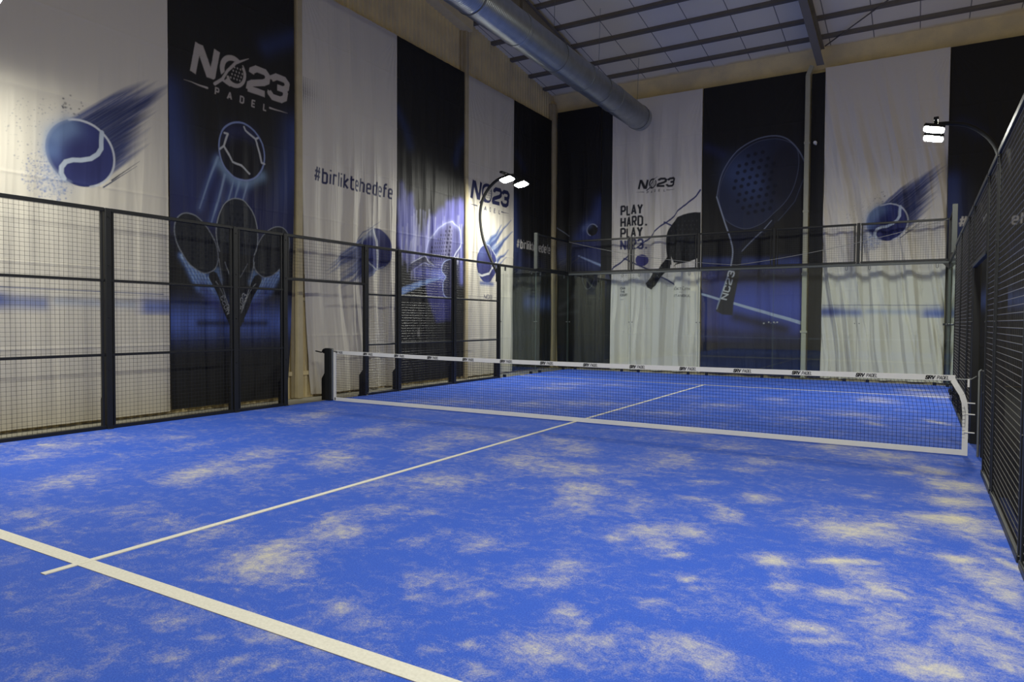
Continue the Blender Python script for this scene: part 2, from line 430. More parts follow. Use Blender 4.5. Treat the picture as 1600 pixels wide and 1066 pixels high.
# worn-in sand patches: x, y, half length, half depth, weight (axes turned 30.6 degrees)
SAND = """-4.30,-4.97,0.46,0.31,0.60;-3.80,-5.58,0.22,0.31,0.50;-2.38,-5.86,0.27,0.38,0.60;-2.21,-6.17,0.07,0.11,0.60;-1.64,-5.07,0.23,0.45,0.90;-1.46,-4.81,0.21,0.26,0.70;-1.35,-4.52,0.16,0.27,0.70;-1.91,-4.13,0.29,0.40,0.60;-3.71,-1.93,0.28,0.60,0.50;
-3.78,-1.44,0.25,0.81,0.60;-1.06,-3.77,0.29,0.61,0.60;-0.90,-6.15,0.16,0.21,0.55;-1.06,-6.70,0.11,0.19,0.50;-1.49,-6.56,0.20,0.18,0.40;-0.39,-6.21,0.12,0.15,0.30;0.15,-6.69,0.10,0.11,0.50;0.15,-6.14,0.15,0.20,0.45;0.85,-6.26,0.22,0.32,0.95;
1.13,-6.36,0.19,0.16,0.70;0.62,-5.51,0.10,0.21,0.70;0.96,-5.71,0.09,0.18,0.70;0.41,-7.10,0.07,0.20,0.45;1.19,-7.19,0.12,0.10,0.55;1.51,-7.19,0.07,0.04,0.50;1.54,-7.38,0.08,0.09,0.55;1.16,-7.72,0.06,0.08,0.50;1.81,-7.25,0.06,0.06,0.50;
1.97,-7.21,0.07,0.05,0.50;2.05,-7.02,0.07,0.08,0.50;1.78,-6.64,0.08,0.10,0.50;1.31,-7.50,0.07,0.17,0.40;1.32,-7.72,0.07,0.05,0.45;1.78,-7.03,0.10,0.09,0.40;-4.55,-4.46,0.40,0.28,0.50;-3.72,-3.93,0.20,0.22,0.40;-3.01,-4.15,0.19,0.23,0.40;
-1.88,-2.39,0.25,0.44,0.60;-1.97,-1.46,0.19,0.39,0.50;-0.55,-1.91,0.41,0.51,0.60;-0.69,-2.68,0.32,0.45,0.50;-0.83,-3.71,0.17,0.22,0.50;0.59,-4.13,0.25,0.37,0.80;0.80,-3.74,0.15,0.34,0.60;0.10,-4.56,0.22,0.21,0.50;0.77,-5.07,0.21,0.20,0.60;
1.11,-5.00,0.10,0.11,0.70;0.86,-5.67,0.11,0.26,0.70;1.45,-5.61,0.09,0.14,0.65;1.88,-5.45,0.11,0.13,0.60;-0.23,-1.58,0.17,0.31,0.60;0.53,-1.69,0.20,0.38,0.60;0.91,-1.87,0.19,0.35,0.70;0.71,-2.74,0.29,0.59,0.70;1.24,-2.97,0.35,0.39,0.70;
1.52,-2.87,0.16,0.25,0.70;1.85,-3.70,0.21,0.39,0.75;2.04,-3.23,0.10,0.16,0.60;1.94,-2.14,0.26,0.43,0.55;1.94,-4.16,0.17,0.25,0.60;2.39,-3.89,0.22,0.34,0.60;2.71,-4.49,0.23,0.16,0.75;2.58,-4.78,0.09,0.09,0.70;2.91,-4.78,0.14,0.17,0.75;
2.95,-4.45,0.09,0.09,0.70;3.07,-4.90,0.05,0.08,0.70;2.55,-5.50,0.15,0.23,0.55;2.52,-5.81,0.21,0.10,0.50;1.96,-6.10,0.14,0.12,0.50;2.03,-6.33,0.06,0.04,0.60;2.35,-6.09,0.06,0.05,0.65;2.80,-6.06,0.07,0.10,0.85;2.94,-6.14,0.05,0.05,0.85;
2.91,-6.44,0.22,0.18,0.60;2.80,-6.56,0.05,0.10,0.65;3.00,-6.48,0.05,0.07,0.75;2.59,-6.60,0.05,0.05,0.60;1.81,-6.62,0.06,0.08,0.70;2.48,-6.74,0.06,0.04,0.50;2.05,-6.70,0.16,0.15,0.45;3.41,-6.19,0.12,0.13,0.50;3.22,-5.29,0.06,0.06,0.60;
2.76,-6.78,0.09,0.07,0.50;3.16,-5.72,0.13,0.07,0.40;3.08,-6.27,0.10,0.08,0.50;1.67,0.01,0.44,0.28,0.70;2.12,-1.85,0.18,0.46,0.60;2.43,-0.81,0.32,0.37,0.50;2.93,-1.52,0.20,0.23,0.60;2.90,-2.08,0.19,0.16,0.60;2.63,-2.85,0.15,0.11,0.60;
3.19,-3.14,0.14,0.17,0.80;3.07,-3.78,0.12,0.24,0.80;2.75,-3.51,0.14,0.13,0.60;2.98,-4.40,0.11,0.19,0.75;3.04,-4.92,0.07,0.10,0.60;3.24,-5.27,0.09,0.06,0.60;3.48,-0.24,0.32,0.29,0.60;4.00,-0.49,0.37,0.44,0.60;4.22,-1.39,0.13,0.11,0.70;
4.48,-1.02,0.17,0.38,0.80;4.62,-1.74,0.23,0.31,0.90;4.60,-2.42,0.23,0.18,0.90;4.56,-3.03,0.27,0.19,0.95;4.68,-3.24,0.18,0.28,0.80;3.93,-3.70,0.31,0.33,0.85;4.16,-3.48,0.10,0.09,0.90;3.97,-2.60,0.12,0.15,0.50;3.62,-2.13,0.05,0.06,0.60;
3.59,-4.70,0.13,0.13,0.80;3.95,-4.50,0.24,0.06,0.90;4.07,-4.67,0.16,0.29,0.65;4.17,-4.85,0.09,0.16,0.80;3.99,-5.09,0.12,0.10,0.75;3.72,-5.12,0.09,0.08,0.60;4.28,-4.91,0.05,0.11,0.80;4.59,-4.06,0.15,0.12,0.95;4.70,-4.28,0.18,0.27,0.70;
4.90,-3.25,0.04,0.12,0.90;4.86,-3.71,0.06,0.08,0.90;4.89,-4.06,0.05,0.29,0.80;4.63,-5.02,0.16,0.27,0.60;4.63,-5.42,0.19,0.19,0.65;4.72,-5.57,0.07,0.11,0.85;4.39,-5.65,0.12,0.11,0.60;4.43,-5.77,0.21,0.11,0.70;4.78,-5.20,0.04,0.17,0.80;
3.90,-5.61,0.16,0.08,0.50;3.94,-5.75,0.10,0.04,0.80;3.48,-6.09,0.12,0.14,0.50;3.61,-6.21,0.12,0.10,0.55;3.37,-6.01,0.04,0.03,0.60;4.76,-4.57,0.12,0.28,0.60;4.27,-5.58,0.10,0.18,0.45;3.61,-5.57,0.21,0.17,0.30;4.23,-5.30,0.11,0.25,0.40;
4.78,-3.66,0.07,0.40,0.60;1.31,3.18,0.35,0.39,0.60;3.67,5.80,0.32,0.50,0.60;4.65,7.41,0.48,0.74,0.60;3.43,3.16,0.32,0.43,0.50;3.80,2.24,0.10,0.29,0.70;4.61,2.92,0.12,0.39,0.70;2.80,2.14,0.30,0.30,0.50;-3.05,1.01,0.70,0.40,0.50;
-1.58,1.51,0.46,0.38,0.50;-1.87,0.48,0.32,0.25,0.40;-2.77,5.52,0.61,0.34,0.60;-1.75,5.82,0.45,0.33,0.50;-2.53,4.38,0.43,0.44,0.50;-0.76,2.16,0.70,0.39,0.60;0.58,4.43,0.32,0.36,0.40;1.99,4.69,0.25,0.35,0.50;0.81,1.73,0.42,0.32,0.50;
4.42,8.51,0.44,0.34,0.50"""
ca_, sa_ = math.cos(0.534), math.sin(0.534)
for e in SAND.replace('\n', '').split(';'):
    a, b, sa, sb, w = map(float, e.split(','))
    if a > 3.0: w *= 1.2
    p = (GX - a) * ca_ + (GY - b) * sa_; q = -(GX - a) * sa_ + (GY - b) * ca_
    sand = np.maximum(sand, w * np.exp(-(p / (sa * 1.05)) ** 2 - (q / (sb * 1.05)) ** 2)) + 0.12 * w * np.exp(-(p / (sa * 1.6)) ** 2 - (q / (sb * 1.6)) ** 2)
sand = np.clip(sand, 0, 1.3)
V = np.stack([GX, GY, np.zeros_like(GX)], -1).reshape(-1, 3)
idx = np.arange(nx * ny).reshape(ny, nx)
F = np.stack([idx[:-1, :-1], idx[:-1, 1:], idx[1:, 1:], idx[1:, :-1]], -1).reshape(-1, 4)
me = bpy.data.meshes.new('court_turf'); me.from_pydata(V.tolist(), [], F.tolist())
me.attributes.new('sand', 'FLOAT', 'POINT').data.foreach_set('value', sand.ravel().astype(np.float32))
me.materials.append(M['turf']); me.update()
turf = bpy.data.objects.new('court_turf', me); COL.objects.link(turf); turf['kind'] = 'structure'
struct('walkway_floor', MB().box(5.03, 8.2, -11.2, 10.7, -0.019, -0.006), M['rubber'])
struct('turf_base', MB().box(-5.06, 5.02, -10.6, 10.12, -0.019, -0.004), M['concrete'])
def quad_line(name, x0, x1, y0, y1):
    return struct(name, MB().box(x0, x1, y0, y1, -0.002, 0.004 if name == 'service_line' else 0.0055), M['line'], turf)
quad_line('service_line', -5.0, 4.9, -7.0, -6.9)
quad_line('service_line', -5.0, 4.9, 7.03, 7.09)
quad_line('centre_line', -0.025, 0.025, -7.18, 7.16)

# ------------------------------------------------------------------ banners: artwork drawn in wall metres
def smooth(pts, closed=False, k=5):
    n = len(pts); out = []
    for i in range(n if closed else n - 1):
        if closed: P = [pts[(i + j) % n] for j in (-1, 0, 1, 2)]
        else: P = [pts[max(i - 1, 0)], pts[i], pts[i + 1], pts[min(i + 2, n - 1)]]
        for a in range(k):
            u = a / k
            out.append(tuple(0.5 * (2 * P[1][c] + (P[2][c] - P[0][c]) * u + (2 * P[0][c] - 5 * P[1][c] + 4 * P[2][c] - P[3][c]) * u * u + (3 * P[1][c] - P[0][c] - 3 * P[2][c] + P[3][c]) * u ** 3) for c in (0, 1)))
    if not closed: out.append(tuple(pts[-1]))
    return out

class Art:
    def __init__(s, s0, s1, t0, t1, cell, base):
        s.cell = cell
        s.ns = int(round((s1 - s0) / cell)) + 1; s.nt = int(round((t1 - t0) / cell)) + 1
        s.s = np.linspace(s0, s1, s.ns); s.t = np.linspace(t0, t1, s.nt)
        s.S, s.T = np.meshgrid(s.s, s.t)
        s.C = np.ones((s.nt, s.ns, 3)) * lin(base)
    def sl(s, a0, a1, b0, b1):
        i0, i1 = np.searchsorted(s.s, (a0, a1)); j0, j1 = np.searchsorted(s.t, (b0, b1))
        return slice(max(j0, 0), max(j1, 0)), slice(max(i0, 0), max(i1, 0))
    def blend(s, sl, col, a):
        a = np.clip(a, 0, 1)[..., None]
        s.C[sl] = s.C[sl] * (1 - a) + lin(col) * a
    def all(s): return (slice(None), slice(None))
    def dist(s, sl, pts, w=None):
        X, Y = s.S[sl], s.T[sl]; D = np.full(X.shape, 1e9)
        for i in range(len(pts) - 1):
            (x0, y0), (x1, y1) = pts[i], pts[i + 1]
            dx, dy = x1 - x0, y1 - y0; L = dx * dx + dy * dy + 1e-12
            q = np.clip(((X - x0) * dx + (Y - y0) * dy) / L, 0, 1)
            d = np.hypot(X - x0 - q * dx, Y - y0 - q * dy)
            if w is not None: d = d - 0.5 * (w[i] + (w[i + 1] - w[i]) * q)
            D = np.minimum(D, d)
        return D
    def bb(s, pts, pad):
        p = np.asarray(pts, float)
        return s.sl(p[:, 0].min() - pad, p[:, 0].max() + pad, p[:, 1].min() - pad, p[:, 1].max() + pad)
    def line(s, pts, w, col, op=1.0, soft=None):
        soft = soft or s.cell * 1.1
        ws = list(w) if isinstance(w, (list, tuple)) else [w] * len(pts)
        sl = s.bb(pts, max(ws) + soft * 2)
        s.blend(sl, col, op * np.clip(0.5 - s.dist(sl, pts, ws) / soft, 0, 1))
    def stroke(s, pts, w, col, op=1.0, ext=0.2):
        """flat-ended stroke with crisp mitred corners, for lettering"""
        soft = s.cell * 1.1; sl = s.bb(pts, w + soft * 2)
        X, Y = s.S[sl], s.T[sl]; D = np.full(X.shape, 1e9)
        for i in range(len(pts) - 1):
            (x0, y0), (x1, y1) = pts[i], pts[i + 1]
            L = math.hypot(x1 - x0, y1 - y0) + 1e-9; dx, dy = (x1 - x0) / L, (y1 - y0) / L
            al = (X - x0) * dx + (Y - y0) * dy; ac = -(X - x0) * dy + (Y - y0) * dx
            e0 = e1 = ext * w
            if i == 0: e0 = 0.02 * w
            if i == len(pts) - 2: e1 = 0.02 * w
            D = np.minimum(D, np.maximum(np.abs(ac) - w / 2, np.maximum(-e0 - al, al - L - e1)))
        s.blend(sl, col, op * np.clip(0.5 - D / soft, 0, 1))
    def glow(s, pts, sig, col, op=1.0):
        if len(pts) == 1: pts = [pts[0], pts[0]]
        sl = s.bb(pts, sig * 2.6)
        s.blend(sl, col, op * np.exp(-(s.dist(sl, pts) / sig) ** 2))
    def sdf(s, sl, pts):
        X, Y = s.S[sl], s.T[sl]
        D = s.dist(sl, list(pts) + [pts[0]]); ins = np.zeros(X.shape, bool); n = len(pts)
        for i in range(n):
            (x0, y0), (x1, y1) = pts[i], pts[(i + 1) % n]
            c = ((y0 > Y) != (y1 > Y)) & (X < (x1 - x0) * (Y - y0) / ((y1 - y0) if abs(y1 - y0) > 1e-9 else 1e-9) + x0)
            ins ^= c
        return np.where(ins, -D, D)
    def poly(s, pts, col, op=1.0, soft=None):
        soft = soft or s.cell * 1.1
        sl = s.bb(pts, soft * 1.5)
        s.blend(sl, col, op * np.clip(0.5 - s.sdf(sl, pts) / soft, 0, 1))
    def disc(s, c, rx, ry, col, op=1.0, soft=None, rot=0.0):
        soft = soft or s.cell * 1.1
        R = max(rx, ry) + soft * 2
        sl = s.sl(c[0] - R, c[0] + R, c[1] - R, c[1] + R)
        X, Y = s.S[sl] - c[0], s.T[sl] - c[1]
        x = X * math.cos(rot) + Y * math.sin(rot); y = -X * math.sin(rot) + Y * math.cos(rot)
        q = np.hypot(x / rx, y / ry)
        s.blend(sl, col, op * np.clip(0.5 - (q - 1) * min(rx, ry) / soft, 0, 1))
    def ring(s, c, rx, ry, w, col, op=1.0, soft=None, rot=0.0, a0=0, a1=360):
        n = max(12, int(abs(a1 - a0) / 6)); pts = []
        for i in range(n + 1):
            a = math.radians(a0 + (a1 - a0) * i / n)
            x, y = rx * math.cos(a), ry * math.sin(a)
            pts.append((c[0] + x * math.cos(rot) - y * math.sin(rot), c[1] + x * math.sin(rot) + y * math.cos(rot)))
        s.line(pts, w, col, op, soft)
        return pts
    def streak(s, c, ang, half, lens, col, op, seed, start=0.0, freq=26, soft=0.25):
        """brush-like motion streak: parallel lanes of different length"""
        rs = np.random.RandomState(seed); sl = s.all()
        X, Y = s.S - c[0], s.T - c[1]
        a = X * math.cos(ang) + Y * math.sin(ang); b = -X * math.sin(ang) + Y * math.cos(ang)
        q = np.clip((b + half) / (2 * half), 0, 1)
        base = np.interp(q, np.linspace(0, 1, len(lens)), lens)
        jit = np.interp(q * freq, np.arange(freq + 1), rs.rand(freq + 1) - 0.5)
        jit2 = np.interp(q * freq * 3, np.arange(freq * 3 + 1), rs.rand(freq * 3 + 1))
        end = base * (1 + 0.35 * jit)
        al = np.clip((end - a) / (soft + 0.25 * jit2), 0, 1) * (a > start) * (np.abs(b) < half * 0.995)
        al *= 0.62 + 0.38 * jit2 ** 0.7
        edge = np.clip((half - np.abs(b)) / (0.05 * half + 0.01), 0, 1)
        s.blend(sl, col, op * al * edge)
    def splat(s, c, r, n, size, col, seed, op=0.8, squash=1.0):
        rs = np.random.RandomState(seed)
        for i in range(n):
            a = rs.rand() * 6.283; d = r * math.sqrt(rs.rand()) ; z = size * (0.4 + 1.2 * rs.rand() ** 2)
            s.disc((c[0] + d * math.cos(a), c[1] + d * math.sin(a) * squash), z, z * (0.7 + 0.5 * rs.rand()), col, op * (0.4 + 0.6 * rs.rand()))
    # ---- stroke lettering
    def text(s, txt, x, y, h, w, col, slant=0.0, gap=0.3, xs=1.0, op=1.0, ang=0.0, width=None):
        if width is not None:
            xs = xs * width / text_width(txt, h, gap, xs)
        ca, sa = math.cos(ang), math.sin(ang)
        for strokes in layout(txt, h, gap, xs):
            for st in strokes:
                pts = []
                for (px, py) in st:
                    px += slant * py
                    pts.append((x + px * ca - py * sa, y + px * sa + py * ca))
                s.stroke(pts, w, col, op)

GL = {
 'P': (.6, [[(0,0),(0,1),(.46,1),(.6,.88),(.6,.58),(.46,.46),(0,.46)]]),
 'A': (.66, [[(0,0),(.33,1),(.66,0)], [(.12,.3),(.54,.3)]]),
 'D': (.6, [[(0,0),(0,1),(.42,1),(.6,.84),(.6,.16),(.42,0),(0,0)]]),
 'E': (.55, [[(.55,0),(0,0),(0,1),(.55,1)], [(0,.5),(.48,.5)]]),
 'L': (.52, [[(0,1),(0,0),(.52,0)]]),
 'Y': (.62, [[(0,1),(.31,.48),(.62,1)], [(.31,.48),(.31,0)]]),
 'H': (.6, [[(0,0),(0,1)], [(.6,0),(.6,1)], [(0,.5),(.6,.5)]]),
 'R': (.6, [[(0,0),(0,1),(.46,1),(.6,.88),(.6,.6),(.46,.48),(0,.48)], [(.3,.48),(.6,0)]]),
 'N': (.64, [[(0,0),(0,1),(.64,0),(.64,1)]]),
 'O': (.62, [[(.14,0),(0,.14),(0,.86),(.14,1),(.48,1),(.62,.86),(.62,.14),(.48,0),(.14,0)]]),
 'C': (.6, [[(.6,.72),(.6,.88),(.48,1),(.12,1),(0,.88),(0,.12),(.12,0),(.48,0),(.6,.12),(.6,.28)]]),
 '2': (.62, [[(0,.74),(0,.86),(.14,1),(.48,1),(.62,.86),(.62,.62),(.5,.5),(.1,.3),(0,.2),(0,0),(.62,0)]]),
 '3': (.62, [[(0,.78),(0,.86),(.14,1),(.48,1),(.62,.86),(.62,.64),(.5,.52),(.25,.52)], [(.5,.52),(.62,.4),(.62,.14),(.48,0),(.14,0),(0,.14),(0,.22)]]),
 'S': (.58, [[(.58,.8),(.58,.88),(.46,1),(.12,1),(0,.88),(0,.62),(.12,.5),(.46,.5),(.58,.38),(.58,.12),(.46,0),(.12,0),(0,.12),(0,.2)]]),
 'V': (.64, [[(0,1),(.3,0),(.64,1)]]),
 'W': (.86, [[(0,1),(.2,0),(.43,.8),(.66,0),(.86,1)]]),
 'T': (.58, [[(0,1),(.58,1)], [(.29,1),(.29,0)]]),
 'U': (.6, [[(0,1),(0,.14),(.14,0),(.46,0),(.6,.14),(.6,1)]]),
 'G': (.6, [[(.6,.74),(.6,.88),(.48,1),(.12,1),(0,.88),(0,.12),(.12,0),(.6,0),(.6,.45),(.32,.45)]]),
 'K': (.58, [[(0,0),(0,1)], [(.55,1),(.05,.48),(.58,0)]]),
 'I': (.02, [[(0,0),(0,1)]]),
 'B': (.58, [[(0,0),(0,1),(.44,1),(.56,.88),(.56,.62),(.44,.52),(0,.52)], [(.44,.52),(.58,.4),(.58,.12),(.46,0),(0,0)]]),
 '.': (.2, [[(0,.05),(.2,.05)]]),
 ' ': (.35, []),
 '#': (.6, [[(.12,.02),(.24,.98)], [(.38,.02),(.5,.98)], [(0,.32),(.58,.32)], [(.04,.68),(.62,.68)]]),
 'b': (0.359, [[(0.0, 1), (0.0, 0), (0.281, 0), (0.359, 0.1), (0.359, 0.6), (0.281, 0.7), (0.0, 0.7)]]),
 'd': (0.359, [[(0.359, 1), (0.359, 0), (0.078, 0), (0.0, 0.1), (0.0, 0.6), (0.078, 0.7), (0.359, 0.7)]]),
 'i': (.02, [[(0,0),(0,.7)], [(0,.9),(0,1)]]),
 'r': (.3, [[(0,0),(0,.7),(.32,.7)]]),
 'l': (.02, [[(0,0),(0,1)]]),
 'k': (0.29, [[(0.0, 0), (0.0, 1)], [(0.328, 0.7), (0.031, 0.36), (0.343, 0)]]),
 't': (.20, [[(.04,.96),(.04,.1),(.14,0),(.27,0)], [(-.06,.7),(.25,.7)]]),
 'e': (0.359, [[(0.359, 0), (0.078, 0), (0.0, 0.1), (0.0, 0.6), (0.078, 0.7), (0.281, 0.7), (0.359, 0.6), (0.359, 0.36), (0.0, 0.36)]]),
 'h': (0.359, [[(0.0, 0), (0.0, 1)], [(0.0, 0.7), (0.281, 0.7), (0.359, 0.6), (0.359, 0)]]),
 'f': (.19, [[(.04,0),(.04,.9),(.14,1),(.28,1)], [(-.06,.7),(.25,.7)]]),
}
def layout(txt, h, gap, xs):
    out = []; x = 0.0
    for ch in txt:
        w, st = GL[ch]
        out.append([[((x + a) * xs * h, b * h) for a, b in q] for q in st])
        x += w + gap
    return out
def text_width(txt, h, gap, xs):
    return (sum(GL[c][0] + gap for c in txt) - gap) * xs * h

def logo(A, x, y, W, col, bgc, h=None):
    """racket-in-the-O number logo, W metres wide, lower left corner at x, y"""
    k = W / 1.98; h = h or 0.5 * k; w = 0.115 * k; sl = 0.22
    def P(px, py): return (x + px * k + sl * py * h, y + py * h)
    def L(pts, ww=w): A.stroke([P(*p) for p in pts], ww, col, 1.0, .21)
    L([(.055, .0), (.055, 1.0)]); L([(.40, .0), (.40, 1.0)])
    A.poly([P(0, 1), P(.14, 1), P(.455, 0), P(.31, 0)], col)
    # O with a racket laid across it
    c = P(.77, .5); R = .235 * k
    A.ring(c, R * 0.92, R * 0.96, .09 * k, col)
    A.line([P(.45, -.17), P(.62, .22), P(.80, .72), P(1.02, 1.12)], [.12 * k, .10 * k, .10 * k, .04 * k], bgc)
    A.disc(P(.83, .50), .165 * k, .20 * k, bgc, rot=-.5)
    A.line([P(.47, -.14), P(.60, .12), P(.66, .45), P(.78, .82), P(1.02, 1.15)], [.055 * k, .05 * k, .045 * k, .05 * k, .01 * k], col)
    A.line([P(.60, .10), P(.75, .0)], .045 * k, col)
    A.ring(P(.84, .43), .16 * k, .205 * k, .05 * k, col, rot=-.5, a0=-130, a1=70)
    for i in range(4):
        for j in range(4):
            A.disc(P(.745 + .062 * i + .01 * j, .27 + .13 * j), .013 * k, .017 * k, col)
    # 2 and 3
    for (ox, g) in ((1.10, '2'), (1.55, '3')):
        for st in GL[g][1]:
            L([(ox + .03 + a * .56, .105 + b * .79) for a, b in st], w * .98)
    # strap line
    th = .11 * k
    for i, ch in enumerate('PADEL'):
        A.text(ch, x + (.46 + .25 * i) * k, y - .24 * k - .0 * h, th, .024 * k, col, slant=.1, xs=1.0)
    A.line([(x - .10 * k, y - .165 * k), (x + .32 * k, y - .175 * k)], [.003 * k, .035 * k], col)
    A.line([(x + 1.60 * k, y - .165 * k), (x + 2.02 * k, y - .155 * k)], [.035 * k, .003 * k], col)

NAVY = (38, 44, 96); WHITE = (220, 215, 203); BLACK = (37, 37, 38)

def ball_art(A, cx, cy, R, seed):
    """blue ball breaking up with a streak to the upper right"""
    ang = math.radians(41)
    A.streak((cx, cy), ang, R * .98, [.8, 1.2, 1.15, 1.5, 1.75, 1.65, 1.1], (40, 66, 140), .95, seed, soft=.35)
    A.streak((cx, cy), ang, R * .8, [.6, .9, 1.15, 1.35, 1.5, 1.3, .8], (26, 42, 100), .9, seed + 1, soft=.3)
    A.line([(cx + .42, cy - .30), (cx + .84, cy + .06)], [.02, .002], (60, 66, 90)); A.line([(cx + .3, cy - .42), (cx + .8, cy - .02)], [.02, .002], (50, 62, 110))
    A.splat((cx - .42, cy - .40), .34, 420, .008, (60, 98, 180), seed + 2, .7); A.splat((cx - .38, cy - .44), .20, 160, .014, (88, 124, 196), seed + 5, .4)
    A.splat((cx - .40, cy + .12), .55, 260, .006, (90, 100, 130), seed + 3, .7); A.splat((cx - .1, cy + .60), .18, 16, .014, (40, 44, 60), seed + 4, .9)
    A.glow([(cx - .3, cy - .4)], .25, (120, 150, 205), .35)
    A.disc((cx, cy), R, R, (42, 52, 122))
    A.glow([(cx - R * .75, cy + R * .4), (cx - R * .35, cy + R * .75)], R * .35, (110, 144, 196), .65); A.glow([(cx - R * .85, cy - R * .1)], R * .3, (92, 128, 190), .6)
    A.disc((cx + R * .2, cy - R * .15), R * .6, R * .6, (34, 38, 98), .55, R * .4)
    # white splash outside the disc must not paint: trim with the seam rings
    A.ring((cx, cy), R, R, .03, (196, 204, 220), .95, a0=-75, a1=110)
    A.ring((cx, cy), R, R, .05, (150, 170, 205), .5, .05, a0=110, a1=250)
    seam = [(.62, .78), (.60, .52), (.60, .28), (.49, .08), (.28, -.1), (0, -.2), (-.24, -.24), (-.45, -.34), (-.57, -.52), (-.58, -.7), (-.5, -.84)]
    A.line([(cx + a * R, cy + b * R) for a, b in seam], .062, (176, 192, 216))

def band_art(A, s0, s1, z):
    A.glow([(s0 + .1, z), (s0 + .9, z - .03)], .10, (80, 112, 190), .75); A.glow([(s0 - .1, z - .03), (s0 + .35, z)], .12, (48, 76, 165), .75)
    A.glow([(s1 - .35, z - .05), (s1 + .1, z - .05)], .15, (66, 104, 200), .85); A.glow([(s0 + 1.1, z), (s1 - .6, z - .02)], .07, (130, 156, 205), .5)
    A.line([(s0 + .05, z + .17), (s1 - .1, z + .15)], .012, (62, 84, 140))
    sl = A.sl(s0, s1, z - .6, z - .17); A.blend(sl, WHITE, np.ones(A.S[sl].shape))

def cloth(name, label, plane, s0, s1, t0, t1, base, draw, folds, cell=.0125, inset=(0, 0), seed=0, group=None, cat='banner', mat=None):
    """hanging printed cloth on the left wall (plane 'L') or the back wall ('B')"""
    A = Art(s0, s1, t0, t1, cell, base)
    if draw: draw(A)
    A.C = A.C * .80 + A.C.mean(-1, keepdims=True) * .20
    if plane == 'L': A.C = A.C * np.array([.84, .82, .77])     # tint darkens and yellows the left wall cloths to offset lilac bounce light
    rs = np.random.RandomState(seed + 100)
    amp, slant, low = folds
    u = (A.S - s0) / (s1 - s0); v = (A.T - t0) / (t1 - t0)
    D = np.zeros_like(A.S)
    big = 1.4 if plane == 'B' else 1.0
    env = big * amp * ((0.16 if plane == 'L' else 0.05) + low * (1 - v) ** 1.3)
    for i in range(9):
        wl = (.16 if plane == 'L' else .24) + .55 * rs.rand(); ph = rs.rand() * 6.28; sk = slant * (.6 + .8 * rs.rand())
        x = A.S + sk * (A.T - t0) * (0.5 + .5 * v) + .05 * np.sin(A.T * (1 + rs.rand()) + ph)
        w = np.sin(2 * np.pi * x / wl + ph)
        if i % 2: w = 1.0 - 2.0 * np.abs(np.sin(np.pi * x / wl + ph)) ** 0.75
        m_ = np.clip(np.sin(x * 2.1 + rs.rand() * 6.28 + A.T * .4) * .5 + .6, 0, 1)
        D += np.sign(w) * np.abs(w) ** 1.5 * env * m_ * (.5 + rs.rand()) * wl / .45
    # tension creases from the upper corners
    for side in (0, 1):
        du = u if side == 0 else 1 - u
        dv = (t1 - A.T)
        an = np.arctan2(du * (s1 - s0), dv + 1e-3)
        D += .010 * np.sin(an * 40 + rs.rand() * 6) * np.exp(-dv / 1.4) * np.clip(dv / .3, 0, 1) * np.exp(-an * 2.2)
    # faint storage creases across the cloth
    for tc in np.arange(t0 + .9 + .3 * rs.rand(), t1 - .5, 1.15): D += .004 * np.exp(-((A.T - tc) / .02) ** 2)
    # wide sag
    D += .012 * np.sin(v * 9 + rs.rand() * 6) * np.sin(u * 3.1)
    D -= D.mean(); D = np.clip(D, -.055, .055) if plane == 'L' else np.clip(D, -.11, .10)
    S = A.S + inset[0] * (1 - u) * (1 - v) ** 4 - inset[1] * u * (1 - v) ** 4
    if plane == 'L': V = np.stack([-5.80 + D, S, A.T], -1)
    else: V = np.stack([S, 10.62 - D, A.T], -1)
    o0 = np.array([V[..., 0].mean(), V[..., 1].mean(), t0])
    V = (V - o0).reshape(-1, 3)
    ns, nt = A.ns, A.nt
    idx = np.arange(ns * nt).reshape(nt, ns)
    F = np.stack([idx[:-1, :-1], idx[:-1, 1:], idx[1:, 1:], idx[1:, :-1]], -1).reshape(-1, 4)
    me = bpy.data.meshes.new(name)
    me.vertices.add(len(V)); me.vertices.foreach_set('co', V.ravel().astype(np.float32))
    me.loops.add(F.size); me.loops.foreach_set('vertex_index', F.ravel().astype(np.int32))
    me.polygons.add(len(F)); me.polygons.foreach_set('loop_start', np.arange(0, F.size, 4, dtype=np.int32))
    try: me.polygons.foreach_set('loop_total', np.full(len(F), 4, np.int32))
    except Exception: pass
    me.polygons.foreach_set('use_smooth', np.ones(len(F), bool))
    at = me.attributes.new('print', 'FLOAT_COLOR', 'POINT')
    c4 = np.ones((ns * nt, 4), np.float32); c4[:, :3] = A.C.reshape(-1, 3)
    at.data.foreach_set('color', c4.ravel())
    me.materials.append(mat or M['fabric'])
    me.update(calc_edges=True); me.validate()
    o = bpy.data.objects.new(name, me); COL.objects.link(o); o.location = o0
    return tag(o, label, cat, group)

TL, TB, T0 = 7.84, 8.14, 0.03

def art_ball_left(A):
    ball_art(A, -3.92, 3.80, .46, 21); band_art(A, -5.35, -2.62, 1.72)
def art_ball_back(A):
    ball_art(A, 3.60, 4.03, .46, 41); band_art(A, 2.10, 4.88, 1.78)

def racket(A, c, ang, rx, ry, col, rim, holes=None, op=1.0, hole_col=(20, 24, 40), rimw=.018):
    A.disc(c, rx, ry, col, op, rot=ang)
    if holes:
        n, st = holes
        for i in range(-n, n + 1):
            for j in range(-n, n + 1):
                x = (i + .5 * (j % 2)) * st; y = j * st * .87
                if (x / rx) ** 2 + (y / ry) ** 2 < .5:
                    A.disc((c[0] + x * math.cos(ang) - y * math.sin(ang), c[1] + x * math.sin(ang) + y * math.cos(ang)), st * .24, st * .24, hole_col, .8)
    A.ring(c, rx, ry, rimw, rim, .9, rot=ang)

